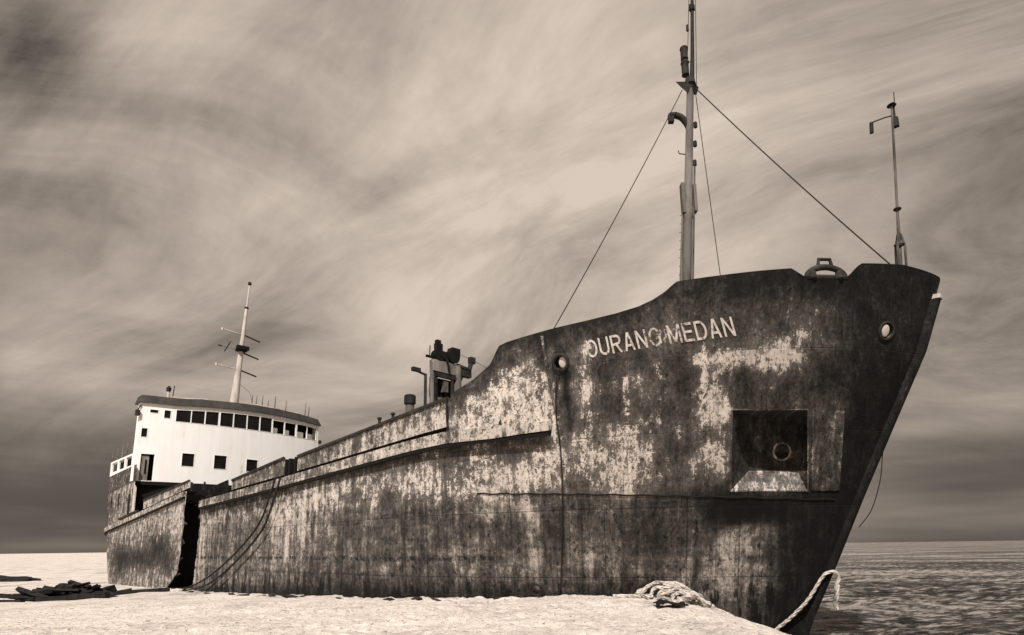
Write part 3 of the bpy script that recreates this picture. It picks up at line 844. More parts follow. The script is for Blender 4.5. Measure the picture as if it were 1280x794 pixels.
box(bm, c + axl * 0.19, (0.05, 0.12, 0.55), (axl, Vector((axl.y, -axl.x, 0)), Vector((0, 0, 1))))
box(bm, c - axl * 0.22, (0.05, 0.12, 0.5), (axl, Vector((axl.y, -axl.x, 0)), Vector((0, 0, 1))))
obj('junction_box', bm, M['mastgrey'], fm)
bm = BM()
g = fmp(16.6)
tube(bm, curve_pts([g, g + axl * 0.03 + Vector((0, 0, 0.35)), g + axl * 0.2 + Vector((0, 0, 0.68)), g + axl * 0.42 + Vector((0, 0, 0.80)), g + axl * 0.62 + Vector((0, 0, 0.80))], 5), [0.1] * 8 + [0.11] * 13, 10)
box(bm, g + axl * 0.60 + Vector((0, 0, 0.68)), (0.09, 0.08, 0.16), (axl, Vector((axl.y, -axl.x, 0)), Vector((0, 0, 1))))
obj('gooseneck_vent', bm, M['dark'], fm, True)
bm = BM()
g = fmp(15.9)
tube(bm, [g, g + axl * 0.34 + Vector((0, 0, 0.05)), g + axl * 0.36 + Vector((0, 0, 0.16))], 0.02, 6)
obj('cleat', bm, M['dark'], fm)
for z in (16.3, 17.0, 15.6):
    bm = BM(); box(bm, fmp(z) - axl * 0.2, (0.05, 0.05, 0.1)); obj('cleat', bm, M['dark'], fm)
# crosstree platform, lamps and topmast
tp = fmp(18.5)
bm = BM()
hexa(bm, [tp + axl * 0.1 + Vector((0, -.12, -.32)), tp - axl * 0.14 + Vector((0, -.12, -.32)), tp - axl * 0.14 + Vector((0, .12, -.32)), tp + axl * 0.1 + Vector((0, .12, -.32)),
          tp + axl * 0.42 + Vector((0, -.2, 0.02)), tp - axl * 0.2 + Vector((0, -.2, 0.02)), tp - axl * 0.2 + Vector((0, .2, 0.02)), tp + axl * 0.42 + Vector((0, .2, 0.02))])
lathe(bm, tp, (0, 0, 1), [(0, 0.2), (0.25, 0.16), (0.3, 0.1)], 10)
obj('crosstree', bm, M['dark'], fm)
for k, (zz_, s_) in enumerate(((0.36, 1.15), (1.0, 1.0))):
    bm = BM()
    q0 = tp + axl * 0.14 + Vector((0, 0, zz_))
    lathe(bm, q0, (0, 0, 1), [(0, 0.10), (0.03, 0.135), (0.06, 0.125), (0.40 * s_, 0.125), (0.44 * s_, 0.15), (0.50 * s_, 0.13), (0.54 * s_, 0.05)], 12)
    tube(bm, [q0, tp + Vector((0.03, 0, zz_ - 0.1))], 0.03, 6)
    obj('mast_lamp', bm, M['dark'], fm, True)
bm = BM()
t0 = tp - axl * 0.06
tube(bm, [t0, t0 + Vector((0.10, 0, 1.2)), t0 + Vector((0.36, 0, 5.2))], [0.085, 0.07, 0.05], 8)
tube(bm, [t0 + Vector((0.08, 0, 1.3)) + axl * .14, t0 + Vector((0.33, 0, 5.1)) + axl * .05], 0.012, 5)
tube(bm, [t0 - axl * .16, t0 + Vector((0.36, 0, 5.0)) - axl * .1], 0.012, 5)
box(bm, t0 + Vector((0.2, 0, 3.0)), (0.08, 0.08, 0.12)); box(bm, t0 + Vector((0.15, 0, 2.2)) + axl * .16, (0.035, 0.035, 0.12))
obj('topmast', bm, M['dark'], fm, True)

# jackstaff on the bow ---------------------------------------------
js = empty('jackstaff', (0, 0, 0), ship)
j0 = Vector((45.98, 0, 7.9)); j1 = Vector((46.38, 0, 14.35))
def jp(z): return j0 + (j1 - j0) * ((z - j0.z) / (j1.z - j0.z))
bm = BM()
tube(bm, [jp(8), jp(10.2), jp(11.2), jp(14.4)], [0.055, 0.05, 0.035, 0.028], 8)
obj('staff', bm, M['mid'], js, True)
bm = BM()
for a in range(3):
    d = Vector((math.cos(a * 2.1 + 0.4), math.sin(a * 2.1 + 0.4), 0)) * 0.13
    tube(bm, [jp(8.0) + d * 1.1, jp(10.3) + d, jp(10.65) + d * 0.3], 0.032, 6)
ring(bm, jp(10.35), (0, 0, 1), 0.1, 0.03, 12, 6, up=(1, 0, 0)); ring(bm, jp(9.7), (0, 0, 1), 0.13, 0.03, 12, 6, up=(1, 0, 0))
obj('staff_bracket', bm, M['mid'], js, True)
bm = BM()
tube(bm, [jp(14.05), jp(14.0) + axl * 0.2, jp(13.85) + axl * 0.58], 0.02, 6); tube(bm, [jp(13.85) + axl * 0.58, jp(13.55) + axl * 0.58], 0.05, 8)
obj('lamp_arm', bm, M['dark'], js)
bm = BM(); box(bm, jp(13.85) - axl * 0.08, (0.07, 0.07, 0.13)); lathe(bm, jp(14.32), (0, 0, 1), [(0, 0.04), (0.03, 0.12), (0.06, 0.10), (0.09, 0.03)], 10); tube(bm, [jp(14.3) - axl * .08, jp(14.75) - axl * .08], 0.012, 5); box(bm, jp(14.1) - axl * 0.05, (0.03, 0.03, 0.35))
obj('staff_lamp', bm, M['dark'], js)
bm = BM(); ring(bm, jp(11.35), (0, 0, 1), 0.07, 0.03, 10, 6, up=(1, 0, 0)); obj('collar', bm, M['dark'], js)

# stays -------------------------------------------------------------
def stay(a, b, r=0.016):
    bm = BM()
    n = 14; pts = []
    for i in range(n + 1):
        f = i / n
        pts.append(a.lerp(b, f) - Vector((0, 0, 0.12 * 4 * f * (1 - f) * (a - b).length / 12)))
    tube(bm, pts, r, 6)
    return obj('stay_wire', bm, M['wire'], ship)
stay(tp + axl * 0.3 + Vector((0, 0, -.2)), P(39.2, 6.05, 8.33))
stay(tp - axl * 0.15 + Vector((0, 0, -.1)), P(40.9, -1.1, 7.7), 0.014)
stay(tp - axl * 0.15 + Vector((0, 0, -.1)), P(46.28, 0.45, 9.2), 0.018)

# derrick post frame amidships ---------------------------------------
dk = empty('derrick_frame', (0, 0, 0), ship)
s = 27.0
bm = BM(); tube(bm, [P(s, 0.78, 5.5), P(s, 0.78, 11.35)], 0.11, 12); obj('post', bm, M['mastgrey'], dk, True)
bm = BM(); tube(bm, [P(s, -0.74, 5.5), P(s, -0.74, 11.35)], 0.23, 16); obj('post', bm, M['grey'], dk, True)
bm = BM(); box(bm, P(s, 0.0, 11.2), (0.16, 0.82, 0.28)); obj('crossbeam', bm, M['grey'], dk)
bm = BM()
box(bm, P(s + .1, 0.05, 10.75), (0.07, 0.68, 0.09)); box(bm, P(s + .05, 0.1, 9.55), (0.1, 0.6, 0.12)); box(bm, P(s + .05, 0.1, 9.25), (0.1, 0.6, 0.05))
box(bm, P(s - .25, 0.1, 10.2), (0.05, 0.62, 0.5)); box(bm, P(s + .1, 0.62, 10.1), (0.05, 0.05, 0.8)); box(bm, P(s + .1, -0.36, 10.1), (0.05, 0.05, 0.8))
obj('winch_housing', bm, M['dark'], dk)
bm = BM(); box(bm, P(s, 0.02, 10.25), (0.12, 0.13, 0.26)); box(bm, P(s + .12, 0.05, 9.55), (0.06, 0.5, 0.10)); obj('pale_panel', bm, M['mid'], dk)
bm = BM()
for w, z, r, l in ((0.45, 11.75, 0.30, 0.34), (-0.42, 11.85, 0.36, 0.40)):
    lathe(bm, P(s - l / 2, w, z), (1, 0, 0), [(0, r), (0.05, r), (0.06, r * 0.7), (l - .06, r * .7), (l - .05, r), (l, r)], 16)
box(bm, P(s, 0.42, 12.15), (0.12, 0.18, 0.2)); box(bm, P(s, 0.45, 12.42), (0.1, 0.12, 0.1)); box(bm, P(s, -0.55, 12.1), (0.2, 0.25, 0.2)); box(bm, P(s, 0.0, 11.75), (0.1, 0.25, 0.25))
tube(bm, [P(s + .1, 0.2, 12.0), P(s + .2, -0.05, 11.3), P(s + .2, -0.1, 11.0)], 0.06, 6)
box(bm, P(s, 0.95, 11.6), (0.05, 0.2, 0.05)); tube(bm, [P(s, 0.95, 11.6), P(s, 0.92, 12.15)], 0.025, 6)
obj('sheave_block', bm, M['black'], dk)
bm = BM()
tube(bm, [P(s, -0.75, 11.45), P(s, -1.55, 11.4), P(s, -1.72, 12.0)], [0.16, 0.14, 0.12], 10)
box(bm, P(s, -1.72, 11.95), (0.12, 0.16, 0.16)); box(bm, P(s, -1.25, 11.2), (0.12, 0.35, 0.2)); tube(bm, [P(s, -1.1, 11.1), P(s, -0.9, 10.7)], 0.1, 8)
obj('derrick_arm', bm, M['dark'], dk)
bm = BM(); tube(bm, [P(s, -1.8, 12.0), P(s + 1.2, -3.2, 10.9), P(s + 3, -4.5, 9.6)], 0.012, 5); tube(bm, [P(s, -1.0, 12.1), P(s, -1.7, 12.0)], 0.012, 5); obj('slack_wire', bm, M['wire'], dk)
bm = BM(); tube(bm, [P(s, 1.17, 5.5), P(s, 1.17, 10.7)], 0.07, 8); tube(bm, [P(s, 1.17, 10.65), P(s, 1.55, 10.72)], 0.06, 6); box(bm, P(s, 1.72, 10.8), (0.09, 0.22, 0.09)); obj('davit', bm, M['dark'], dk)
vt = empty('ventilator', (0, 0, 0), ship)
bm = BM(); lathe(bm, P(26.6, 1.75, 5.5), (0, 0, 1), [(0, 0.2), (3.7, 0.2)], 14); obj('vent_trunk', bm, M['mid'], vt, True)
bm = BM(); lathe(bm, P(26.6, 1.75, 9.2), (0, 0, 1), [(0, 0.2), (0.02, 0.27), (0.4, 0.27), (0.45, 0.2), (0.47, 0.05)], 14); obj('vent_cowl', bm, M['dark'], vt, True)
for s_, w_, h_ in ((25.9, 2.2, 8.75), (25.4, 2.6, 8.55)):
    bm = BM(); lathe(bm, P(s_, w_, 5.5), (0, 0, 1), [(0, 0.09), (h_ - 5.5, 0.07), (h_ - 5.48, 0.12), (h_ - 5.4, 0.1)], 10); obj('deck_post', bm, M['dark'], ship, True)

# hatch coaming and torn plates near the break -------------------------
bm = BM(); box(bm, P(24.5, 0, 5.6), (8.0, 3.8, 0.45)); obj('hatch_coaming', bm, M['dark'], ship)
bm = BM(); box(bm, P(17.0, 4.6, 5.55), (0.8, 1.2, 0.35)); box(bm, P(17.7, 5.6, 5.45), (0.5, 0.4, 0.28)); obj('deck_locker', bm, M['black'], ship)
bm = BM()
vs = [P(14.7, 6.5, 5.3), P(15.6, 6.1, 5.5), P(16.4, 5.9, 5.7), P(16.5, 6.0, 6.28), P(15.8, 6.2, 6.12), P(14.9, 6.5, 5.8)]
f = bm.faces.new([bm.verts.new(v) for v in vs]); bmesh.ops.solidify(bm, geom=[f], thickness=0.04)
add_plate_data(obj('torn_plate', bm, M['hull_plate'], ship), 0.25)
bm = BM()
random.seed(5)
for k in range(16):
    a = P(12.1 + random.uniform(0, 2.5), 6.5 - random.uniform(0.1, 1.2), random.uniform(4.9, 5.9))
    b = a + Vector((random.uniform(-.9, .9), random.uniform(-.2, .5), random.uniform(-.3, .7)))
    tube(bm, [a, (a + b) / 2 + Vector((0, 0, random.uniform(-.1, .1))), b], random.uniform(0.02, 0.07), 5)
obj('twisted_frames', bm, M['black'], ship)
for k in range(7):
    z = 0.9 + k * 0.62
    bm = BM(); L_ = random.uniform(.35, .9); w_ = 6.5 - random.uniform(.15, .5)
    tube(bm, [P(crack_f(z) + .6, w_, z), P(crack_f(z) - .1, w_ + .02, z + random.uniform(-.05, .05)), P(crack_f(z) - L_, w_ - random.uniform(-.05, .4), z + random.uniform(-.35, .15))], random.uniform(.03, .05), 6)
    obj('bent_frame', bm, M['dark'], ship)

random.seed(9)
for k in range(9):
    z = 0.9 + k * 0.45 + random.uniform(-.1, .1)
    fwd_ = k % 2 == 0
    s_ = crack_f(z) + .03 if fwd_ else crack_a(z) - .03
    sg_ = -1 if fwd_ else 1
    l_ = random.uniform(.12, .38); hh_ = random.uniform(.12, .3); in_ = random.uniform(-.12, .3)
    bm = BM()
    f = bm.faces.new([bm.verts.new(v) for v in (P(s_, 6.59, z - hh_), P(s_ + sg_ * l_ * .6, 6.57 - in_ * .5, z - hh_ * .4), P(s_ + sg_ * l_, 6.55 - in_, z + random.uniform(-.1, .1)), P(s_ + sg_ * l_ * .4, 6.57 - in_ * .4, z + hh_ * .7), P(s_, 6.59, z + hh_))])
    bmesh.ops.solidify(bm, geom=[f], thickness=0.025)
    add_plate_data(obj('torn_flap', bm, M['hull_plate'], ship), 0.3)
# poop bulwark -----------------------------------------------------------
bm = BM(); plate_strip(bm, -0.06, 0.0, -11.3, 0.5, lambda s: 7.05 + (s + 8.2) * 0.05, lambda s: 8.45 + (s + 9) * 0.026, 60)
o = add_plate_data(obj('bulwark', bm, M['hull_plate'], ship), 0.40); o['label'] = 'dark raised bulwark at the stern'
bm = BM(); plate_strip(bm, -0.04, 0.012, 0.5, 1.1, lambda s: zstr_a(s) + 0.02, lambda s: 7.35 - (s - .5) * .6, 4)
add_plate_data(obj('edge_plate', bm, M['hull_plate'], ship), 0.95)['label'] = 'bright narrow plate at the end of the raised stern'
for s_, z0, z1 in ((-8.6, 6.0, 7.0), (-5.6, 6.0, 6.9), (-3.4, 6.0, 6.9), (-0.4, 5.1, 6.7)):
    bm = BM()
    wd = 0.75 if s_ < -6 else (0.22 if s_ < -1 else 0.3)
    n = 6
    a = [bm.verts.new(H(s_ - wd + 2 * wd * i / n, z0, 0.006)) for i in range(n + 1)]; b = [bm.verts.new(H(s_ - wd + 2 * wd * i / n, z1, 0.006)) for i in range(n + 1)]
    for i in range(n): bm.faces.new((a[i], a[i + 1], b[i + 1], b[i]))
    obj('freeing_port', bm, M['black'], ship)
bm = BM(); plate_strip(bm, -0.02, 0.12, -2.4, 2.2, lambda s: zstr_a(s) + 0.12, lambda s: zstr_a(s) + 0.25, 10); obj('step_rail', bm, M['dark'], ship)
bm = BM()
for s_, z0, z1 in ((-5.5, 2.6, 4.1), (-5.6, 0.6, 2.0)):
    for q in ([H(s_ - .25, z0, 0.008), H(s_ + .25, z0, 0.008), H(s_ + .3, z1, 0.008), H(s_ - .2, z1, 0.008)],):
        bm.faces.new([bm.verts.new(v) for v in q])
obj('stern_patch', bm, M['light'], ship)

# -- white deckhouse with the bridge -----------------------------------
dh = empty('deckhouse', (0, 0, 0), ship)
ZB, ZW, ZR = 7.58, 13.32, 13.92       # base of the white, top of the white wall, roof edge
def fr(w): return 0.95 * (1 - ((w + .3) / 7.25) ** 2)            # bowed front
NW = 44
def cam_(w, z): return max(-0.02, 0.28 * (1 - ((w + 2.2) / 6.2) ** 2)) * sm_(12.1, 13.0, z)
# front openings: (w left, w right, z bottom, z top)
WIN = [(6.02, 5.50, 12.62, 12.86), (5.12, 4.70, 12.30, 12.90), (4.32, 3.39, 12.12, 13.0), (3.29, 2.44, 12.12, 13.0), (2.32, 1.45, 12.12, 13.0), (1.27, .36, 12.12, 13.0), (.24, -.70, 12.12, 13.0), (-.82, -1.74, 12.12, 13.0),
       (-1.87, -2.80, 12.12, 13.0), (-2.95, -3.93, 12.10, 13.0), (-4.05, -5.02, 12.08, 13.0), (-5.20, -6.14, 12.05, 13.0), (-6.24, -7.12, 12.05, 13.0),
       (3.72, 2.90, 8.82, 9.78), (1.52, .62, 8.78, 9.82), (-.90, -1.80, 8.76, 9.72)]
DOOR = (6.28, 5.45, 7.62, 9.55)
SIDEW = (6.42, 6.05, 10.78, 11.42)
WIN = [(a + .03, b - .03, c, d) if 2 <= i <= 12 else (a, b, c, d) for i, (a, b, c, d) in enumerate(WIN)]
opens = WIN + [DOOR, SIDEW]
wcuts = sorted(set(round(c_, 3) for c_ in [6.62, -7.4] + [x for o_ in opens for x in o_[:2]] + [6.62 - 14.02 * i / NW for i in range(NW + 1)]))
zcuts = sorted(set(round(c_, 3) for c_ in [ZB, ZW] + [x for o_ in opens for x in o_[2:]] + [8.2, 10.2, 10.6, 11.7]))
bm = BM()
def wall_pt(w, z, inn=0.0): 
    k = (z - ZB) / (ZW - ZB)
    return P(fr(w) - inn, w * (1 - 0.012 * k), z + cam_(w, z))
vg = {}
def gv(w, z, inn):
    key = (round(w, 4), round(z, 4), inn)
    if key not in vg: vg[key] = bm.verts.new(wall_pt(w, z, inn))
    return vg[key]
def is_open(w, z): return any(o_[1] < w < o_[0] and o_[2] < z < o_[3] for o_ in opens)
for a, b in zip(wcuts, wcuts[1:]):
    for c, d in zip(zcuts, zcuts[1:]):
        if is_open((a + b) / 2, (c + d) / 2): continue
        bm.faces.new((gv(a, c, 0), gv(b, c, 0), gv(b, d, 0), gv(a, d, 0)))
        bm.faces.new((gv(a, d, .14), gv(b, d, .14), gv(b, c, .14), gv(a, c, .14)))
for e in [e for e in bm.edges if e.is_boundary]: pass
# jambs round each opening
for o_ in opens:
    w1, w0, z0, z1 = o_
    for (p, q_) in (((w0, z0), (w1, z0)), ((w0, z1), (w1, z1)), ((w0, z0), (w0, z1)), ((w1, z0), (w1, z1))):
        vs = [gv(p[0], p[1], 0), gv(q_[0], q_[1], 0), gv(q_[0], q_[1], .14), gv(p[0], p[1], .14)]
        try: bm.faces.new(vs)
        except ValueError: pass
# wing ends and rear of the wings
for w in (6.62, -7.4):
    a, b = wall_pt(w, ZB), wall_pt(w, ZW)
    d = Vector((-0.7, 0, 0))
    bm.faces.new([bm.verts.new(p) for p in (a, a + d, b + d, b)])
    bm.faces.new([bm.verts.new(p) for p in (a + d, a + d + Vector((0, 2.2 if w > 0 else -2.2, 0)), b + d + Vector((0, 2.2 if w > 0 else -2.2, 0)), b + d)])
# narrower house behind
box(bm, P(-4.9, -0.1, (ZB + ZW) / 2), (3.6, 4.4, (ZW - ZB) / 2 - .01))
me = bpy.data.meshes.new('wall'); bm.to_mesh(me); bm.free()
wall = link('wall', me, M['white'], dh)
# lower, black front down to the deck
bm = BM()
prev = None
for i in range(NW + 1):
    w = 6.45 - 12.9 * i / NW
    r = [bm.verts.new(P(fr(w) - 0.03, w, 5.0)), bm.verts.new(P(fr(w) - 0.03, w, ZB - 0.005))]
    if prev: bm.faces.new((prev[0], r[0], r[1], prev[1]))
    prev = r
obj('lower_front', bm, M['black'], dh)
# dark interior behind the openings
bm = BM(); prev = None
for i in range(NW + 1):
    w = 6.5 - 13.75 * i / NW
    r = [bm.verts.new(P(fr(w) - 0.7, w * .98, ZB)), bm.verts.new(P(fr(w) - 0.7, w * .98, ZW - .02))]
    if prev: bm.faces.new((prev[0], r[0], r[1], prev[1]))
    prev = r
obj('dark_interior', bm, M['black'], dh)
# windows: frame, pane
for k, (w1, w0, z0, z1) in enumerate(WIN + [SIDEW]):
    wn = empty('window', (0, 0, 0), dh)
    bm = BM(); t = 0.022
    def bar(wa, wb, za, zb):
        hexa(bm, [wall_pt(wa, za, -.02), wall_pt(wb, za, -.02), wall_pt(wb, za, .05), wall_pt(wa, za, .05), wall_pt(wa, zb, -.02), wall_pt(wb, zb, -.02), wall_pt(wb, zb, .05), wall_pt(wa, zb, .05)])
    bar(w0 - t, w1 + t, z0 - t, z0 + .003); bar(w0 - t, w1 + t, z1 - .003, z1 + t); bar(w0 - t, w0 + .003, z0 + .003, z1 - .003); bar(w1 - .003, w1 + t, z0 + .003, z1 - .003)
    obj('frame', bm, M['white'], wn)
    if k not in (9, 10, 11, 12):
        bm = BM(); quad(bm, wall_pt(w0, z0, .07), wall_pt(w1, z0, .07), wall_pt(w1, z1, .07), wall_pt(w0, z1, .07)); obj('pane', bm, M['glass'], wn)
    else:       # broken panes: the white back wall shows low in the opening
        bm = BM(); h = 0.5 if k > 10 else 0.42
        f0, f1 = (0.1, 0.9) if k > 10 else (0.1, 0.62)
        quad(bm, wall_pt(w1 + (w0 - w1) * f0, z0, .5), wall_pt(w1 + (w0 - w1) * f1, z0, .5), wall_pt(w1 + (w0 - w1) * f1, z0 + h, .5), wall_pt(w1 + (w0 - w1) * f0, z0 + h, .5)); obj('inner_panel', bm, M['white'], wn)
# door hanging in its opening
w1, w0, z0, z1 = DOOR
dr = empty('door', (0, 0, 0), dh)
bm = BM(); quad(bm, wall_pt(w1 - .02, z0, .10), wall_pt(w0 + .30, z0, .12), wall_pt(w0 + .30, z1 - .12, .12), wall_pt(w1 - .10, z1 - .12, .10))
obj('door_leaf', bm, M['grey'], dr)
bm = BM(); quad(bm, wall_pt(w1 - .3, z0 + .5, .09), wall_pt(w0 + .42, z0 + .5, .09), wall_pt(w0 + .42, z1 - .4, .09), wall_pt(w1 - .3, z1 - .4, .09)); obj('door_light', bm, M['glass'], dr)
# roof with dark sloping fascia
bm = BM(); prev = None; n = 40
for i in range(n + 1):
    w = 6.68 - 14.2 * i / n
    f = fr(w)
    r = [bm.verts.new(p) for p in (P(f + 0.16, w, ZW + .0 + cam_(w, 13)), P(f - 0.12, w * .97, ZR + cam_(w, 13)), P(f - 1.3, w * .97, ZR + .04 + cam_(w, 13)), P(f - 1.2, w, ZW + cam_(w, 13)))]
    if prev:
        for k in range(4): bm.faces.new((prev[k], prev[(k + 1) % 4], r[(k + 1) % 4], r[k]))
    else: bm.faces.new(r)
    prev = r
bm.faces.new(prev[::-1])
box(bm, P(-5.6, 0, 13.5), (3.2, 4.5, 0.24))
obj('roof', bm, M['fascia'], dh)
for a, b in ((4.6, 2.2), (-1.0, -3.5), (-4.4, -5.6)):
    bm = BM()
    tube(bm, [P(fr(w) - 0.3, w, ZR + .05 + cam_(w, 13) + .02 * math.sin(w * 3)) for w in [a + (b - a) * i / 8 for i in range(9)]], 0.06, 6)
    obj('roof_edge', bm, M['light'], dh)
bm = BM(); lathe(bm, P(-1.6, 0.55, ZR), (0, 0, 1), [(0, 0.75), (0.28, 0.78), (0.42, 0.55), (0.46, 0.1)], 18); obj('hatch_cover', bm, M['black'], dh, True)
# whip antennas along the roof edge
for w, h in ((-1.15, .55), (-1.5, .5), (-2.0, .62), (-3.1, .75), (-4.1, .6), (-6.0, .85), (-6.35, .6), (-2.5, .3)):
    bm = BM(); s_ = fr(w) - 0.35
    zc_ = ZR + cam_(w, 13); tube(bm, [P(s_, w, zc_), P(s_ + .02, w - .02, zc_ + .4), P(s_ + .03, w - .04, zc_ + h + .35)], [0.05, 0.04, 0.022], 6)
    obj('whip_antenna', bm, M['mid'], dh, True)
nl = empty('signal_lamp', (0, 0, 0), dh)
bm = BM(); tube(bm, [P(-.2, 4.75, ZR), P(-.2, 4.75, ZR + .55)], 0.09, 8); obj('lamp_stand', bm, M['light'], nl)
bm = BM(); lathe(bm, P(-.2, 4.75, ZR + .55), (0, 0, 1), [(0, .12), (.05, .17), (.2, .17), (.25, .2), (.3, .12), (.42, .08)], 12); obj('lamp_head', bm, M['dark'], nl, True)
bm = BM(); tube(bm, [P(-.2, 4.45, ZR), P(-.2, 4.38, ZR + 1.05)], 0.035, 6); obj('lamp_rod', bm, M['dark'], nl)
# side lamp bracket on the wing
bm = BM(); box(bm, P(0.1, 6.72, 12.5), (0.18, 0.12, 0.2)); tube(bm, [P(0.1, 6.7, 12.75), P(0.15, 6.55, 13.1)], 0.05, 6); obj('side_light', bm, M['dark'], dh); bm = BM(); box(bm, P(0.0, -7.5, 11.95), (0.1, 0.12, 0.14)); obj('side_light', bm, M['dark'], dh)

# after boat deck with open sides -------------------------------------
bdk = empty('boat_deck', (0, 0, 0), ship)
bm = BM(); box(bm, P(-5.2, 3.1, 9.78), (3.6, 3.15, 0.07)); obj('deck_slab', bm, M['white'], bdk)
for s_ in (-8.5, -6.3, -4.2, -2.1):
    bm = BM(); box(bm, P(s_, 6.2, 8.62), (0.2, 0.06, 1.09)); obj('pillar', bm, M['white'], bdk)
bm = BM(); box(bm, P(-5.3, 6.18, 8.72), (3.2, 0.045, 0.26)); obj('side_panel', bm, M['white'], bdk)
bm = BM()
for z in (10.2, 10.55, 10.9): tube(bm, [P(-8.6, 6.2, z - .03), P(-2.6, 6.2, z)], 0.025, 6)
for i in range(5): tube(bm, [P(-8.6 + i * 1.5, 6.2, 9.8), P(-8.6 + i * 1.5, 6.2, 10.9)], 0.03, 6)
obj('railing', bm, M['mid'], bdk)
bm = BM(); box(bm, P(-5.4, 2.0, 8.65), (3.3, 3.9, 1.04)); obj('inner_house', bm, M['black'], bdk)

# mainmast on the bridge roof -------------------------------------------
mm = empty('mainmast', (0, 0, 0), ship)
m0 = P(-3.0, -1.0, 13.7); m1 = P(-3.0, -1.72, 25.9)
def mp(z): return m0 + (m1 - m0) * ((z - m0.z) / (m1.z - m0.z))
bm = BM(); lathe(bm, m0, m1 - m0, [(0, 0.40), (4.9, 0.22), (5.5, 0.21), (8.0, 0.15), (8.05, 0.15), (9.9, 0.13), (9.95, 0.08), (12.2, 0.06)], 16); obj('mast_pole', bm, M['light'], mm, True)
lat = (m1 - m0).cross(Vector((1, 0, 0))).normalized()
lat = lat if lat.y < 0 else -lat          # toward starboard (picture left)
for z, sh, la, lb in ((21.2, 0, 1.75, 1.5), (19.6, 0, 0.0, 1.55), (18.0, 0, 1.85, 1.55)):
    ym = empty('yardarm', (0, 0, 0), mm)
    if la:
        bm = BM(); tube(bm, [mp(z), mp(z) + lat * la + Vector((0, 0, .0))], 0.055, 6); tube(bm, [mp(z) + lat * la + Vector((0, 0, -.1)), mp(z) + lat * la + Vector((0, 0, .12))], 0.09, 6); obj('arm', bm, M['light'], ym)
    bm = BM(); tube(bm, [mp(z), mp(z) - lat * lb - Vector((0, 0, .25))], 0.07, 6); obj('arm', bm, M['dark'], ym)
bm = BM(); lathe(bm, mp(19.75) + Vector((0, 0, -.15)), (0, 0, 1), [(0, .2), (.1, .5), (.3, .45), (.35, .2)], 12); box(bm, mp(19.9) + Vector((0.3, 0, 0)), (0.2, 0.5, 0.16)); obj('radar_base', bm, M['black'], mm)
bm = BM(); tube(bm, [mp(19.7) + lat * 1.9, mp(19.7) + lat * 1.6], 0.06, 6); tube(bm, [mp(19.3) + lat * 1.35, mp(20.3) + lat * .95], 0.05, 6); tube(bm, [mp(19.7) + lat * 1.9, mp(19.7)], 0.012, 5); obj('wind_vane', bm, M['dark'], mm)
bm = BM(); lathe(bm, mp(25.9), (0, 0, 1), [(0, .1), (.05, .16), (.25, .14), (.3, .05)], 10); obj('mast_lamp', bm, M['dark'], mm); bm = BM(); lathe(bm, mp(23.6), (0, 0, 1), [(0, .12), (.1, .2), (.2, .12)], 10); obj('mast_lamp', bm, M['dark'], mm)
bm = BM(); tube(bm, [mp(16.8) - lat * .2, mp(16.2) - lat * 1.2, mp(15.0) - lat * 1.6], 0.014, 5); obj('loose_wire', bm, M['wire'], mm)
# ------------------------------------------------------------------ beach and sea
def toship(x, y):
    dx, dy = x - C0.x, y - C0.y
    return 0.70711 * (dx - dy), -0.70711 * (dx + dy)
def sm(a, b, x):
    t = min(1, max(0, (x - a) / (b - a))); return t * t * (3 - 2 * t)
FOOT = {}
random.seed(33)
def add_foot(x, y, a, r=0.16, d=0.05):
    for i in range(int(x - 1), int(x + 2)):
        for j in range(int(y - 1), int(y + 2)):
            FOOT.setdefault((i, j), []).append((x, y, math.cos(a), math.sin(a), r, d))
for tr in range(9):
    x, y = random.uniform(-7, 2.5), random.uniform(8, 15.5); a = random.uniform(-.6, .6) + random.choice((0, math.pi))
    for st in range(16):
        sd_ = 0.12 if st % 2 else -0.12
        add_foot(x - math.sin(a) * sd_, y + math.cos(a) * sd_, a, random.uniform(.13, .18), random.uniform(.03, .065))
        x += math.cos(a) * .62; y += math.sin(a) * .62; a += random.uniform(-.18, .18)
        if not (-9 < x < 3.2 and 7.6 < y < 16.5): break
for k in range(90):
    add_foot(random.uniform(-9, 3), random.uniform(7.6, 17), random.uniform(0, 6.28), random.uniform(.08, .3), random.uniform(.015, .05))
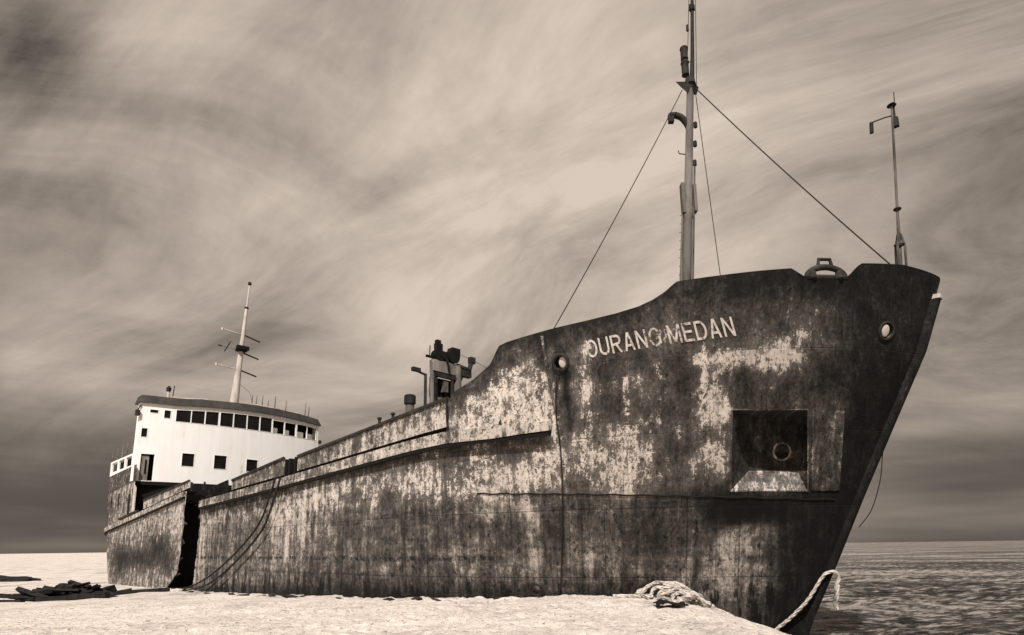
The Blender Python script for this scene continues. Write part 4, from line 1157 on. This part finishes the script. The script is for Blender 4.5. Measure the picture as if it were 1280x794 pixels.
def zsand(x, y, det=True):
    s, w = toship(x, y)
    along = max(0.0, (-(x - 3.5) + (y - 17.4)) * 0.70711)
    z = 1.235 - 0.028 * along
    if z < 0.62: z = 0.62 - 0.62 * (1 - math.exp(-(0.62 - z) / 0.62)) * 0.75
    if x > 3.3: z -= 0.095 * (x - 3.3) ** 2
    wl = -3.5 if s > -8 else -3.5 - (-8 - s) * 1.0
    if w < wl: z -= min(0.16 * (wl - w), 4)
    if w > 22 and s > 30: pass
    if det:
        f = min(1.0, 25.0 / max(8, y))
        z += 0.05 * f * (noise.noise(Vector((x * .8, y * .8, 0))))
        z += 0.05 * f * (noise.noise(Vector((x * 2.3, y * 2.3, 4))))
        z += 0.040 * f * noise.noise(Vector((x * 5.0, y * 5.0, 9)))
        c = noise.noise(Vector((x * 3.1, y * 3.1, 14)))
        if c > 0.25: z -= 0.12 * f * (c - 0.25)
        for fx, fy, ca_, sa_, r, d in FOOT.get((int(x), int(y)), ()):
            dx, dy = x - fx, y - fy
            u = (dx * ca_ + dy * sa_) / r; v = (-dx * sa_ + dy * ca_) / (r * .5)
            q_ = u * u + v * v
            if q_ < 6: z += -d * math.exp(-q_ * 1.6) + d * .45 * math.exp(-(math.sqrt(q_) - 1.35) ** 2 * 5)
        # sand banked and scoured along the plating
        if 14 < s < 42:
            gap = w - hb(s, z + .05)
            if 0 < gap < 1.6: z += (0.14 * noise.noise(Vector((s * .7, 1, 0))) + 0.09 * noise.noise(Vector((s * 2.1, 5, 0)))) * (1 - gap / 1.6)
        if y > 20: z += 0.18 * sm(20, 34, y) * noise.noise(Vector((x * .16, y * .16, 3))) * (1 if w > 8.5 or s < -12 else 0.15)
    return max(z, -3.0)
def axis(segs):
    out = [segs[0][0]]
    for a, b, st in segs:
        n = max(1, round((b - a) / st))
        out += [a + (b - a) * (i + 1) / n for i in range(n)]
    return out
xs = axis([(-9000, -1500, 1500), (-1500, -300, 150), (-300, -80, 20), (-80, -30, 2), (-30, -9, 0.35), (-9, 6, 0.07), (6, 9, 0.12), (9, 24, 1.0)])
ys = axis([(-30, 4, 2), (4, 7.5, 0.5), (7.5, 15, 0.06), (15, 20, 0.09), (20, 50, 0.5), (50, 120, 4), (120, 500, 40), (500, 2000, 300), (2000, 14000, 2000)])
vs = [(x, y, zsand(x, y)) for y in ys for x in xs]
nx = len(xs)
fs = [(j * nx + i, j * nx + i + 1, (j + 1) * nx + i + 1, (j + 1) * nx + i) for j in range(len(ys) - 1) for i in range(nx - 1)]
me = bpy.data.meshes.new('beach'); me.from_pydata(vs, [], fs)
def mat_sand():
    m, nt, b = new_mat('pale_trodden_sand'); q = NB(nt)
    g = q.n('ShaderNodeNewGeometry').outputs['Position']
    n1 = q.noise(g, 0.55, 5, 0.6); n2 = q.noise(g, 5.0, 6, 0.7); n3 = q.noise(g, 24.0, 5, 0.75); n4 = q.noise(g, 9.0, 4, 0.7)
    f = q.m('ADD', q.m('MULTIPLY', n1, 0.35), q.m('ADD', q.m('MULTIPLY', n2, 0.35), q.m('MULTIPLY', n3, 0.3)))
    c = q.ramp(f, [(0.36, tinted(0.30)), (0.47, tinted(0.68)), (0.58, tinted(0.88))])
    n5 = q.noise(g, 70.0, 2, 0.6)
    sp = q.m('MULTIPLY', q.smooth(n4, 0.53, 0.62), q.smooth(n2, 0.44, 0.58))
    c = q.mix(q.m('MULTIPLY', sp, 0.8), c, tinted(0.10))
    sp2 = q.m('MULTIPLY', q.smooth(n3, 0.55, 0.64), q.smooth(n1, 0.35, 0.6))
    c = q.mix(q.m('MULTIPLY', sp2, 0.75), c, tinted(0.10))
    c = q.mix(q.m('MULTIPLY', q.smooth(n5, 0.58, 0.66), 0.7), c, tinted(0.08))
    far = q.smooth(q.sep(g)[1], 20.0, 34.0)
    dp = q.noise(q.map(g, (0.55, 0.16, 1)), 1.0, 7, 0.72)
    c = q.mix(q.m('MULTIPLY', far, q.m('MULTIPLY', q.smooth(dp, 0.50, 0.66), 0.75)), c, tinted(0.16))
    mid_ = q.noise(q.map(g, (0.5, 1.0, 1)), 1.6, 7, 0.7)
    c = q.mix(q.m('MULTIPLY', q.smooth(mid_, 0.52, 0.68), 0.42), c, tinted(0.20))
    z = q.sep(g)[2]
    wet = q.m('SUBTRACT', 1.0, q.smooth(q.m('ADD', z, q.m('MULTIPLY', n1, 0.2)), 0.10, 0.42))
    yx = q.sep(g)[0]
    wet = q.m('MULTIPLY', wet, q.smooth(yx, 3.0, 5.0))
    c = q.mix(q.m('MULTIPLY', wet, 0.7), c, (0.13, 0.11, 0.095))
    q.l(c, b.inputs['Base Color'])
    b.inputs['Roughness'].default_value = 0.95
    h = q.m('ADD', q.m('MULTIPLY', n2, 0.7), q.m('ADD', q.m('MULTIPLY', n3, 0.22), q.m('MULTIPLY', n4, 0.4)))
    q.l(q.bump(h, 1.0, 0.10), b.inputs['Normal'])
    return m
beach = link('beach', me, mat_sand(), None, True)
tag(beach, 'pale trodden sand of the beach in front of the ship', None, None, 'structure')

# sea: real waves near the bow, flat and bump-mapped towards the horizon
def wz(x, y):
    d = math.hypot(x, y)
    f = 1.0 / (1 + (d / 90) ** 2)
    a = noise.noise(Vector((x * .16 + y * .05, y * .42, 1))) * 0.30
    a += noise.noise(Vector((x * .5, y * 1.1 + x * .15, 5))) * 0.20
    a += noise.noise(Vector((x * 1.3, y * 2.4, 8))) * 0.09
    return -0.05 + a * f
xs = axis([(-9000, -1500, 1500), (-1500, -200, 130), (-200, 2, 10), (2, 34, 0.18), (34, 90, 0.8), (90, 300, 10), (300, 1500, 200), (1500, 14000, 2500)])
ys = axis([(-60, 12, 4), (12, 34, 0.16), (34, 80, 0.5), (80, 200, 4), (200, 1000, 50), (1000, 3000, 400), (3000, 16000, 2600)])
nx = len(xs)
vs = [(x, y, wz(x, y) if (x > 0 and y < 200 and x < 200) else -0.05) for y in ys for x in xs]
fs = [(j * nx + i, j * nx + i + 1, (j + 1) * nx + i + 1, (j + 1) * nx + i) for j in range(len(ys) - 1) for i in range(nx - 1)]
me = bpy.data.meshes.new('sea'); me.from_pydata(vs, [], fs)
def mat_sea():
    m, nt, b = new_mat('choppy_sea'); q = NB(nt)
    g = q.n('ShaderNodeNewGeometry').outputs['Position']
    n1 = q.noise(q.map(g, (0.26, 0.9, 1), (0, 0, 0), (0, 0, 0.06)), 4.6, 9, 0.72)
    n2 = q.noise(q.map(g, (0.5, 1.0, 1)), 6.0, 5, 0.65)
    n3 = q.noise(q.map(g, (0.03, 0.10, 1)), 1.0, 6, 0.65)
    c = q.ramp(q.m('ADD', q.m('MULTIPLY', n1, 0.65), q.m('MULTIPLY', n3, 0.35)), [(0.45, tinted(0.010)), (0.50, tinted(0.15)), (0.55, tinted(0.70))])  # bright glints and dark troughs painted into the water colour
    glint = q.smooth(q.m('ADD', n1, q.m('MULTIPLY', n2, 0.3)), 0.74, 0.86)
    c = q.mix(q.m('MULTIPLY', glint, 0.35), c, tinted(0.5))
    q.l(c, b.inputs['Base Color'])
    b.inputs['Roughness'].default_value = 0.16
    b.inputs['IOR'].default_value = 1.33
    b.inputs['Specular IOR Level'].default_value = 0.5
    h = q.m('ADD', n1, q.m('ADD', q.m('MULTIPLY', n2, 0.25), q.m('MULTIPLY', n3, 2.5)))
    q.l(q.bump(h, 1.0, 0.8), b.inputs['Normal'])
    return m
sea = link('sea', me, mat_sea(), None, True)
tag(sea, 'choppy grey sea beyond the bow', None, None, 'structure')

# ------------------------------------------------------------------ loose things
def mat_rope():
    m, nt, b = new_mat('pale_mooring_rope'); q = NB(nt)
    tc = q.n('ShaderNodeTexCoord')
    n = q.noise(tc.outputs['Object'], 14.0, 4, 0.6); n2 = q.noise(tc.outputs['Object'], 2.5, 3, 0.6)
    f = q.m('ADD', q.m('MULTIPLY', n, 0.6), q.m('MULTIPLY', n2, 0.4))
    q.l(q.ramp(f, [(0.36, tinted(0.16)), (0.58, tinted(0.66))]), b.inputs['Base Color'])
    q.l(q.bump(n, 0.6, 0.02), b.inputs['Normal'])
    return m
M['rope'] = mat_rope()

def rope_mesh(bm, pts, R=0.05, turns=7.0):
    """three strands laid round a centre line"""
    pts = [Vector(p) for p in pts]
    L = [0]
    for a, b in zip(pts, pts[1:]): L.append(L[-1] + (b - a).length)
    N = max(8, int(L[-1] / 0.035))
    cen = []
    j = 0
    for i in range(N + 1):
        d = L[-1] * i / N
        while j < len(L) - 2 and L[j + 1] < d: j += 1
        cen.append(pts[j].lerp(pts[j + 1], (d - L[j]) / max(1e-6, L[j + 1] - L[j])))
    for k in range(3):
        st = []
        for i, p in enumerate(cen):
            t = (cen[min(i + 1, N)] - cen[max(i - 1, 0)]).normalized()
            u = t.orthogonal().normalized() if i == 0 else (pu - t * pu.dot(t)).normalized()
            pu = u
            w = t.cross(u)
            a = L[-1] * i / N * turns + k * 2.094
            st.append(p + (u * math.cos(a) + w * math.sin(a)) * R * 0.52)
        tube(bm, st, R * 0.56, 5)

def wpt(s, w, z): return SW @ P(s, w, z)
def hw(s, z, off=0.0): return SW @ H(s, z, off)

# heap of mooring rope on the sand by the bow
cx, cy = 4.33, 16.6
bm = BM()
random.seed(11)
pts = []
for k in range(7):
    a0 = 0.88 - 0.05 * k + random.uniform(-.2, .1); hh = 0.40 - 0.04 * k; yy = cy + 0.30 - 0.15 * k
    xx = cx + 0.05 * k + random.uniform(-.06, .06)
    n = 12
    seq = range(n + 1) if k % 2 == 0 else range(n, -1, -1)
    for i in seq:
        a = math.pi * i / n
        x = xx - a0 * math.cos(a) * (1.25 if math.cos(a) > 0 else 0.75)
        z = zsand(x, yy, False) + 0.05 + hh * math.sin(a) ** 1.3 + 0.03 * math.sin(i * 2.1 + k)
        y = yy + 0.16 * math.sin(i * 1.3 + k * 2) - 0.3 * (1 - math.sin(a))
        if not pts or (Vector((x, y, z)) - pts[-1]).length > 0.06: pts.append(Vector((x, y, z)))
pts = curve_pts(pts, 3)
rope_mesh(bm, pts, 0.05, 9)
# two short ends trailing towards the stem
for (x0, y0, x1, y1) in ((4.3, 16.3, 5.6, 16.75), (4.5, 16.2, 5.75, 16.6), (3.3, 16.3, 2.6, 16.5)):
    rope_mesh(bm, curve_pts([(x0 + (x1 - x0) * f, y0 + (y1 - y0) * f + .05 * math.sin(f * 5), zsand(x0 + (x1 - x0) * f, y0 + (y1 - y0) * f, False) + .06) for f in (0, .33, .66, 1)], 4), 0.05, 9)
tag(obj('rope_heap', bm, M['rope'], None, True, 60), 'tangled heap of thick pale rope lying on the sand against the bow', 'rope')

# line hung over the stem
bm = BM()
c = [hw(41.9, 0.0, 0.10), hw(42.2, 0.30, 0.10), hw(42.6, 0.68, 0.11), hw(43.0, 1.15, 0.13), wpt(43.38, 0.26, 1.58), wpt(43.56, 0.22, 1.80), wpt(43.74, 0.10, 1.84), wpt(43.79, 0.0, 1.68), wpt(43.70, 0.02, 1.4), wpt(43.66, 0.0, 1.05)]
rope_mesh(bm, curve_pts(c, 8), 0.045, 10)
c2 = [wpt(43.76, 0.06, 1.5), wpt(43.74, 0.1, 1.25), wpt(43.67, 0.08, 1.0), wpt(43.69, 0.04, 0.86)]
rope_mesh(bm, curve_pts(c2, 6), 0.06, 8)
tag(obj('mooring_line', bm, M['rope'], None, True, 60), 'pale rope slung over the stem of the ship with its frayed end hanging down', 'rope')

def cable(pts, r, label, cat='cable', name='hanging_cable', group=None):
    bm = BM(); tube(bm, curve_pts(pts, 8), r, 6)
    return tag(obj(name, bm, M['wire'], None, True), label, cat, group)
cable([hw(24.05, 5.62, 0.22), hw(23.7, 4.9, 0.26), hw(22.66, 3.74, 0.22), hw(20.19, 2.50, 0.2), hw(17.2, 1.35, 0.3), hw(14.3, 0.62, 0.5)], 0.042, 'upper of two dark cables sagging from the bulwark gap to the hull break')
cable([hw(24.6, 5.66, 0.22), hw(24.2, 4.8, 0.28), hw(23.1, 3.50, 0.24), hw(20.25, 2.08, 0.22), hw(17.3, 1.0, 0.34), hw(14.2, 0.55, 0.55)], 0.042, 'lower of two dark cables sagging from the bulwark gap to the hull break')
cable([hw(39.34, 7.30, 0.04), hw(39.20, 7.05, 0.10), hw(38.98, 6.15, 0.12), hw(38.85, 5.2, 0.07), hw(38.55, 3.9, 0.08), hw(38.1, 2.4, 0.06), hw(37.80, 1.5, 0.08), hw(37.6, 1.24, 0.12)], 0.022, 'thin dark cable hanging straight from the round fairlead down to the sand')
cable([wpt(45.30, -0.02, 5.3), wpt(45.16, -0.05, 4.9), wpt(45.02, -0.08, 4.2), wpt(44.75, -0.05, 3.45), wpt(44.42, 0.0, 3.0)], 0.014, 'thin slack wire hanging off the stem above the sea', 'wire', 'slack_wire')

# iron ring at the foot of the hull
bm = BM(); p = hw(37.15, 1.42, 0.10); nn = SW.to_3x3() @ hn(37.15, 1.42)
ring(bm, p, nn, 0.17, 0.035, 20, 8)
tag(obj('iron_ring', bm, M['wire'], None, True), 'dark iron ring leaning on the foot of the hull', 'ring')

# dark scrap of sheeting on the sand
bm = BM()
x0, y0 = 3.52, 14.0
g = []
for i in range(13):
    row = []
    for j in range(9):
        u, v = i / 12 - .5, j / 8 - .5
        x = x0 + u * 0.72 + 0.06 * noise.noise(Vector((i * .6, j * .7, 2))); y = y0 + v * 0.75 + 0.08 * noise.noise(Vector((i * .5, j * .5, 7)))
        z = zsand(x, y) + 0.05 + 0.09 * max(0, noise.noise(Vector((i * .45, j * .5, 1)))) + 0.10 * math.exp(-((u + .25) / .2) ** 2) * (1 - abs(v))
        row.append(bm.verts.new((x, y, z)))
    g.append(row)
for i in range(12):
    for j in range(8):
        if (i in (0, 11) and j in (0, 7)) or (i > 8 and j < 2) : continue
        bm.faces.new((g[i][j], g[i + 1][j], g[i + 1][j + 1], g[i][j + 1]))
tag(obj('scrap_sheet', bm, M['black'], None, True), 'small black scrap of sheeting lying on the sand near the rope heap', 'scrap')

# timbers and wreckage
def plank_bm(bm, a, b, w, h, roll=0.0, seed=0):
    a, b = Vector(a), Vector(b)
    t = (b - a).normalized(); up = Vector((0, 0, 1)); u = t.cross(up).normalized(); v = u.cross(t)
    c, s = math.cos(roll), math.sin(roll)
    u, v = u * c + v * s, v * c - u * s
    rows = []
    n = 6
    for i in range(n + 1):
        f = i / n; p = a.lerp(b, f)
        k = 1 - 0.25 * abs(noise.noise(Vector((seed, i * .9, 0))))
        rows.append([bm.verts.new(p + u * w * k * x + v * h * k * y + Vector((noise.noise(Vector((seed, i, 3))), 0, noise.noise(Vector((seed, i, 6))))) * 0.03) for x, y in ((-1, -1), (1, -1), (1, 1), (-1, 1))])
    for r, q in zip(rows, rows[1:]):
        for k in range(4): bm.faces.new((r[k], r[(k + 1) % 4], q[(k + 1) % 4], q[k]))
    bm.faces.new(rows[0][::-1]); bm.faces.new(rows[-1])
def timber(a, b, w, h, label, name='driftwood_timber', roll=0.2, cat='timber', group=None, seed=0):
    bm = BM(); plank_bm(bm, a, b, w, h, roll, seed)
    return tag(obj(name, bm, M['wood'], None), label, cat, group)
def sg(x, y, dz=0.0): return Vector((x, y, zsand(x, y) + dz))
timber(sg(-14.3, 30.2, .06), sg(-10.9, 28.0, .10), 0.22, 0.10, 'long black plank lying along the foot of the hull right of the break', seed=3)
timber(sg(-15.0, 30.6, .04), sg(-14.0, 30.0, .06), 0.12, 0.05, 'short dark plank by the foot of the broken hull', seed=4)
# heap: a framework of charred timbers half buried
hx, hy = -21.0, 29.6
bm = BM(); random.seed(21)
for k in range(70):
    x = hx + random.uniform(-1.7, 1.5); y = hy + random.uniform(-.9, .9)
    z = zsand(x, y, False) + random.uniform(0.0, 0.55) * (1 - abs(x - hx - .1) / 2.0)
    a = random.uniform(-.5, .4); l = random.uniform(.25, 1.1)
    d = Vector((math.cos(a) * l, math.sin(a) * l * .7, random.uniform(-.35, .3)))
    plank_bm(bm, Vector((x, y, z)) - d, Vector((x, y, z)) + d, random.uniform(.03, .18), random.uniform(.02, .10), random.uniform(-1.2, 1.2), k)
# a lumpy core
g = []
for i in range(15):
    row = []
    for j in range(9):
        u, v = i / 14 * 2 - 1, j / 8 * 2 - 1
        x = hx + u * 1.75; y = hy + v * 1.0
        z = zsand(x, y, False) - .05 + 0.55 * max(0, 1 - u * u) * max(0, 1 - v * v) * (0.7 + 0.5 * noise.noise(Vector((u * 2.5, v * 2.5, 2))))
        row.append(bm.verts.new((x, y, z)))
    g.append(row)
for i in range(14):
    for j in range(8): bm.faces.new((g[i][j], g[i + 1][j], g[i + 1][j + 1], g[i][j + 1]))
tag(obj('wreckage_heap', bm, M['wood'], None), 'black heap of broken timbers half buried in the sand off the stern', 'wreckage')
timber(sg(-25.8, 31.0, .05), sg(-22.2, 29.3, .10), 0.30, 0.10, 'long dark strip lying flat left of the timber heap', seed=8)  # long dark strip on the sand, left of the heap
timber(sg(-21.6, 28.4, .05), sg(-18.8, 28.9, .16), 0.26, 0.12, 'dark beam lying in front of the timber heap', seed=9)
timber(sg(-20.6, 31.6, .12), sg(-17.9, 32.4, .10), 0.16, 0.08, 'dark plank on the sand between the timber heap and the stern', seed=10)
timber(sg(-24.0, 27.6, .02), sg(-21.9, 27.9, .05), 0.2, 0.05, 'low dark plank nearest the camera by the timber heap', seed=12)
# far low dark bank at the left edge
def mound(name, x, y, rx, ry, h, label, seed):
    bm = BM(); bmesh.ops.create_icosphere(bm, subdivisions=4, radius=1)
    z0 = zsand(x, y)
    for v in bm.verts:
        c = v.co.copy(); k = 1 + 0.35 * noise.noise(c * 1.6 + Vector((seed, 0, 0))) + 0.14 * noise.noise(c * 5 + Vector((0, seed, 0)))
        v.co = Vector((x + c.x * rx * k, y + c.y * ry * k, z0 - .1 * h + c.z * h * k))
    return tag(obj(name, bm, M['wood'], None, True, 30), label, 'mound')
mound('mound', -50.5, 57.5, 3.2, 2.0, 0.7, 'low dark bank at the left edge of the beach', 1.0)
mound('mound', -44.2, 54.6, 2.4, 1.2, 0.42, 'smaller low dark hump right of the bank at the left edge', 5.0)
# stones at the foot of the aft hull
random.seed(4)
for k, (x, y, r, lb) in enumerate(((-18.6, 33.4, .26, 'pale stone at the foot of the stern section, left of two'), (-17.6, 32.6, .2, 'pale stone at the foot of the stern section, right of two'))):
    o = mound('stone', x, y, r * 1.4, r, r * .8, lb, k + 9.0); o.data.materials.clear(); o.data.materials.append(M['light'])
    o['category'] = 'stone'

# rusted scraps fallen along the foot of the plating
random.seed(17)
scrap0 = None
for k in range(26):
    s_ = random.uniform(15.5, 38.5); g = random.uniform(0.15, 1.2)
    zz = 1.0
    p = wpt(s_, hb(s_, zz) + g, 0)
    if scrap0 is None:
        bm = BM(); bmesh.ops.create_icosphere(bm, subdivisions=2, radius=0.13)
        for v in bm.verts:
            k2 = 1 + 0.5 * noise.noise(v.co * 9); v.co = Vector((v.co.x * 1.5 * k2, v.co.y * k2, v.co.z * 0.45 * k2))
        o = scrap0 = obj('rust_scrap', bm, M['dark'], None)
        tag(o, 'small dark rust scrap lying among others along the foot of the hull', 'scrap', 'rust scraps along the foot of the hull')
    else:
        o = scrap0.copy(); COL.objects.link(o)
    o.location = (p.x, p.y, zsand(p.x, p.y) + .01)
    f = random.uniform(.35, 1.3)
    o.scale = (f * random.uniform(.8, 1.8), f, f); o.rotation_euler = (random.uniform(-.2, .2), random.uniform(-.2, .2), random.uniform(0, 6.28))

# ------------------------------------------------------------------ sky and sun
SUN_EL, SUN_AZ = R_(50), math.atan2(-0.16, -0.985)      # direction towards the sun, behind the camera
sd = Vector((-0.16, -0.985, 0)).normalized()
sdir = Vector((sd.x * math.cos(SUN_EL), sd.y * math.cos(SUN_EL), math.sin(SUN_EL)))
L = bpy.data.lights.new('sun', 'SUN'); L.energy = 5.0; L.angle = R_(0.53); L.color = (1.0, 0.96, 0.915)
so = bpy.data.objects.new('sun', L); COL.objects.link(so)
so.rotation_euler = sdir.to_track_quat('Z', 'Y').to_euler()

W = bpy.data.worlds.new('World'); SC.world = W; W.use_nodes = True
nt = W.node_tree; nt.nodes.clear(); q = NB(nt)
out = q.n('ShaderNodeOutputWorld'); bg = q.n('ShaderNodeBackground'); q.l(bg.outputs[0], out.inputs[0])
sky = q.n('ShaderNodeTexSky'); sky.sky_type = 'NISHITA'; sky.sun_disc = False
sky.sun_elevation = SUN_EL; sky.sun_rotation = math.atan2(sdir.x, sdir.y)
bw = q.n('ShaderNodeRGBToBW'); q.l(sky.outputs[0], bw.inputs[0])
d = q.n('ShaderNodeTexCoord').outputs['Generated']
x, y, z = q.sep(d)
zc = q.m('MAXIMUM', z, 0.0)
k = q.m('ADD', zc, 0.42)
p = q.comb(q.m('DIVIDE', x, k), q.m('DIVIDE', y, k), 0.0)
wn = q.n('ShaderNodeVectorMath', operation='MULTIPLY_ADD')
q.l(q.noise(p, 0.8, 2, 0.4, color=True), wn.inputs[0]); wn.inputs[1].default_value = (0.75, 0.75, 0); q.l(p, wn.inputs[2])
w2 = q.n('ShaderNodeVectorMath', operation='MULTIPLY_ADD')
q.l(q.noise(wn.outputs[0], 2.6, 3, 0.5, color=True), w2.inputs[0]); w2.inputs[1].default_value = (0.10, 0.10, 0); q.l(wn.outputs[0], w2.inputs[2])
pw = w2.outputs[0]
def turned(v, ang, sc, loc=(0, 0, 0)):      # turn first, then stretch along the turned axis
    return q.map(q.map(v, (1, 1, 1), (0, 0, 0), (0, 0, R_(ang))), sc, loc)
big = q.noise(pw, 0.9, 6, 0.58)
wisp = q.noise(turned(pw, 24, (0.75, 2.0, 1)), 1.35, 14, 0.63, 0.5)
wisp2 = q.noise(turned(pw, -30, (0.75, 1.9, 1), (3, 8, 0)), 1.3, 14, 0.63, 0.5)
fib = q.noise(turned(pw, 20, (1.0, 5.0, 1), (7, 1, 0)), 2.0, 9, 0.66, 0.4)
wm = q.smooth(x, -0.45, 0.15)
wisp2 = q.m('ADD', q.m('MULTIPLY', wisp, q.m('MULTIPLY', wm, 0.7)), q.m('MULTIPLY', wisp2, q.m('SUBTRACT', 1.0, q.m('MULTIPLY', wm, 0.7))))
low = q.noise(q.map(d, (1.2, 1.2, 9)), 1.0, 4, 0.5)
def blob(px, sharp, amp):
    dv = q.n('ShaderNodeVectorMath', operation='DOT_PRODUCT'); q.l(d, dv.inputs[0]); dv.inputs[1].default_value = px
    return q.m('MULTIPLY', q.m('POWER', q.m('MAXIMUM', dv.outputs['Value'], 0.0), sharp), amp)
cl = q.m('ADD', q.m('ADD', 0.125, q.m('MULTIPLY', big, 0.50)), q.m('ADD', q.m('MULTIPLY', wisp, 0.62), q.m('MULTIPLY', wisp2, 0.53)))
cl = q.m('ADD', cl, q.m('MULTIPLY', q.m('SUBTRACT', fib, 0.5), 0.13))
cl = q.m('SUBTRACT', cl, 0.95)       # about -0.4 .. 0.4
hi = q.m('ADD', 0.45, q.m('MULTIPLY', cl, 1.75))
for bl in [((-0.539, 0.6, 0.591), 520, -0.34), ((-0.327, 0.721, 0.611), 60, 0.06), ((-0.626, 0.697, 0.351), 14, -0.06), ((-0.019, 0.834, 0.552), 9, 0.1), ((-0.168, 0.868, 0.468), 90, 0.04), ((0.219, 0.754, 0.619), 50, 0.05), ((0.608, 0.632, 0.48), 12, -0.02), ((-0.628, 0.743, 0.232), 900, 0.2), ((-0.57, 0.794, 0.213), 900, 0.12), ((0.622, 0.714, 0.321), 400, 0.1), ((-0.534, 0.793, 0.291), 300, 0.05), ((0.223, 0.86, 0.458), 200, 0.06)]:
    hi = q.m('ADD', hi, blob(*bl))
# dark haze bank along the horizon with long pale streaks in it
g = q.smooth(q.m('ADD', z, q.m('MULTIPLY', q.m('SUBTRACT', low, 0.5), 0.12)), 0.03, 0.36)
lowv = q.m('ADD', 0.085, q.m('MULTIPLY', q.smooth(low, 0.45, 0.75), 0.22))
val = q.m('ADD', q.m('MULTIPLY', hi, g), q.m('MULTIPLY', lowv, q.m('SUBTRACT', 1.0, g)))
val = q.m('MINIMUM', q.m('MAXIMUM', val, 0.05), 0.72)
val = q.m('ADD', q.m('MULTIPLY', val, 9.6), q.m('MULTIPLY', bw.outputs[0], 0.03))
tint = q.n('ShaderNodeVectorMath', operation='SCALE'); tint.inputs[0].default_value = (1.0, 0.84, 0.705); q.l(val, tint.inputs['Scale'])
q.l(tint.outputs[0], bg.inputs['Color']); bg.inputs['Strength'].default_value = 0.1

# ------------------------------------------------------------------ camera
cam = bpy.data.cameras.new('camera'); co = bpy.data.objects.new('camera', cam); COL.objects.link(co)
cam.sensor_width = 36; cam.lens = 760 / 1280 * 36; cam.shift_y = 153 / 1280; cam.clip_start = 0.1; cam.clip_end = 40000
ph, ro = R_(10), R_(0.75)
fw = Vector((0, math.cos(ph), math.sin(ph))); u0 = Vector((0, -math.sin(ph), math.cos(ph))); r0 = Vector((1, 0, 0))
Rv = r0 * math.cos(ro) - u0 * math.sin(ro); Uv = u0 * math.cos(ro) + r0 * math.sin(ro)
mt = Matrix((Rv, Uv, -fw)).transposed().to_4x4(); mt.translation = Vector((0, 0, 2.6))
co.matrix_world = mt
SC.camera = co
SC.view_settings.view_transform = 'Standard'; SC.view_settings.look = 'None'; SC.view_settings.exposure = 0
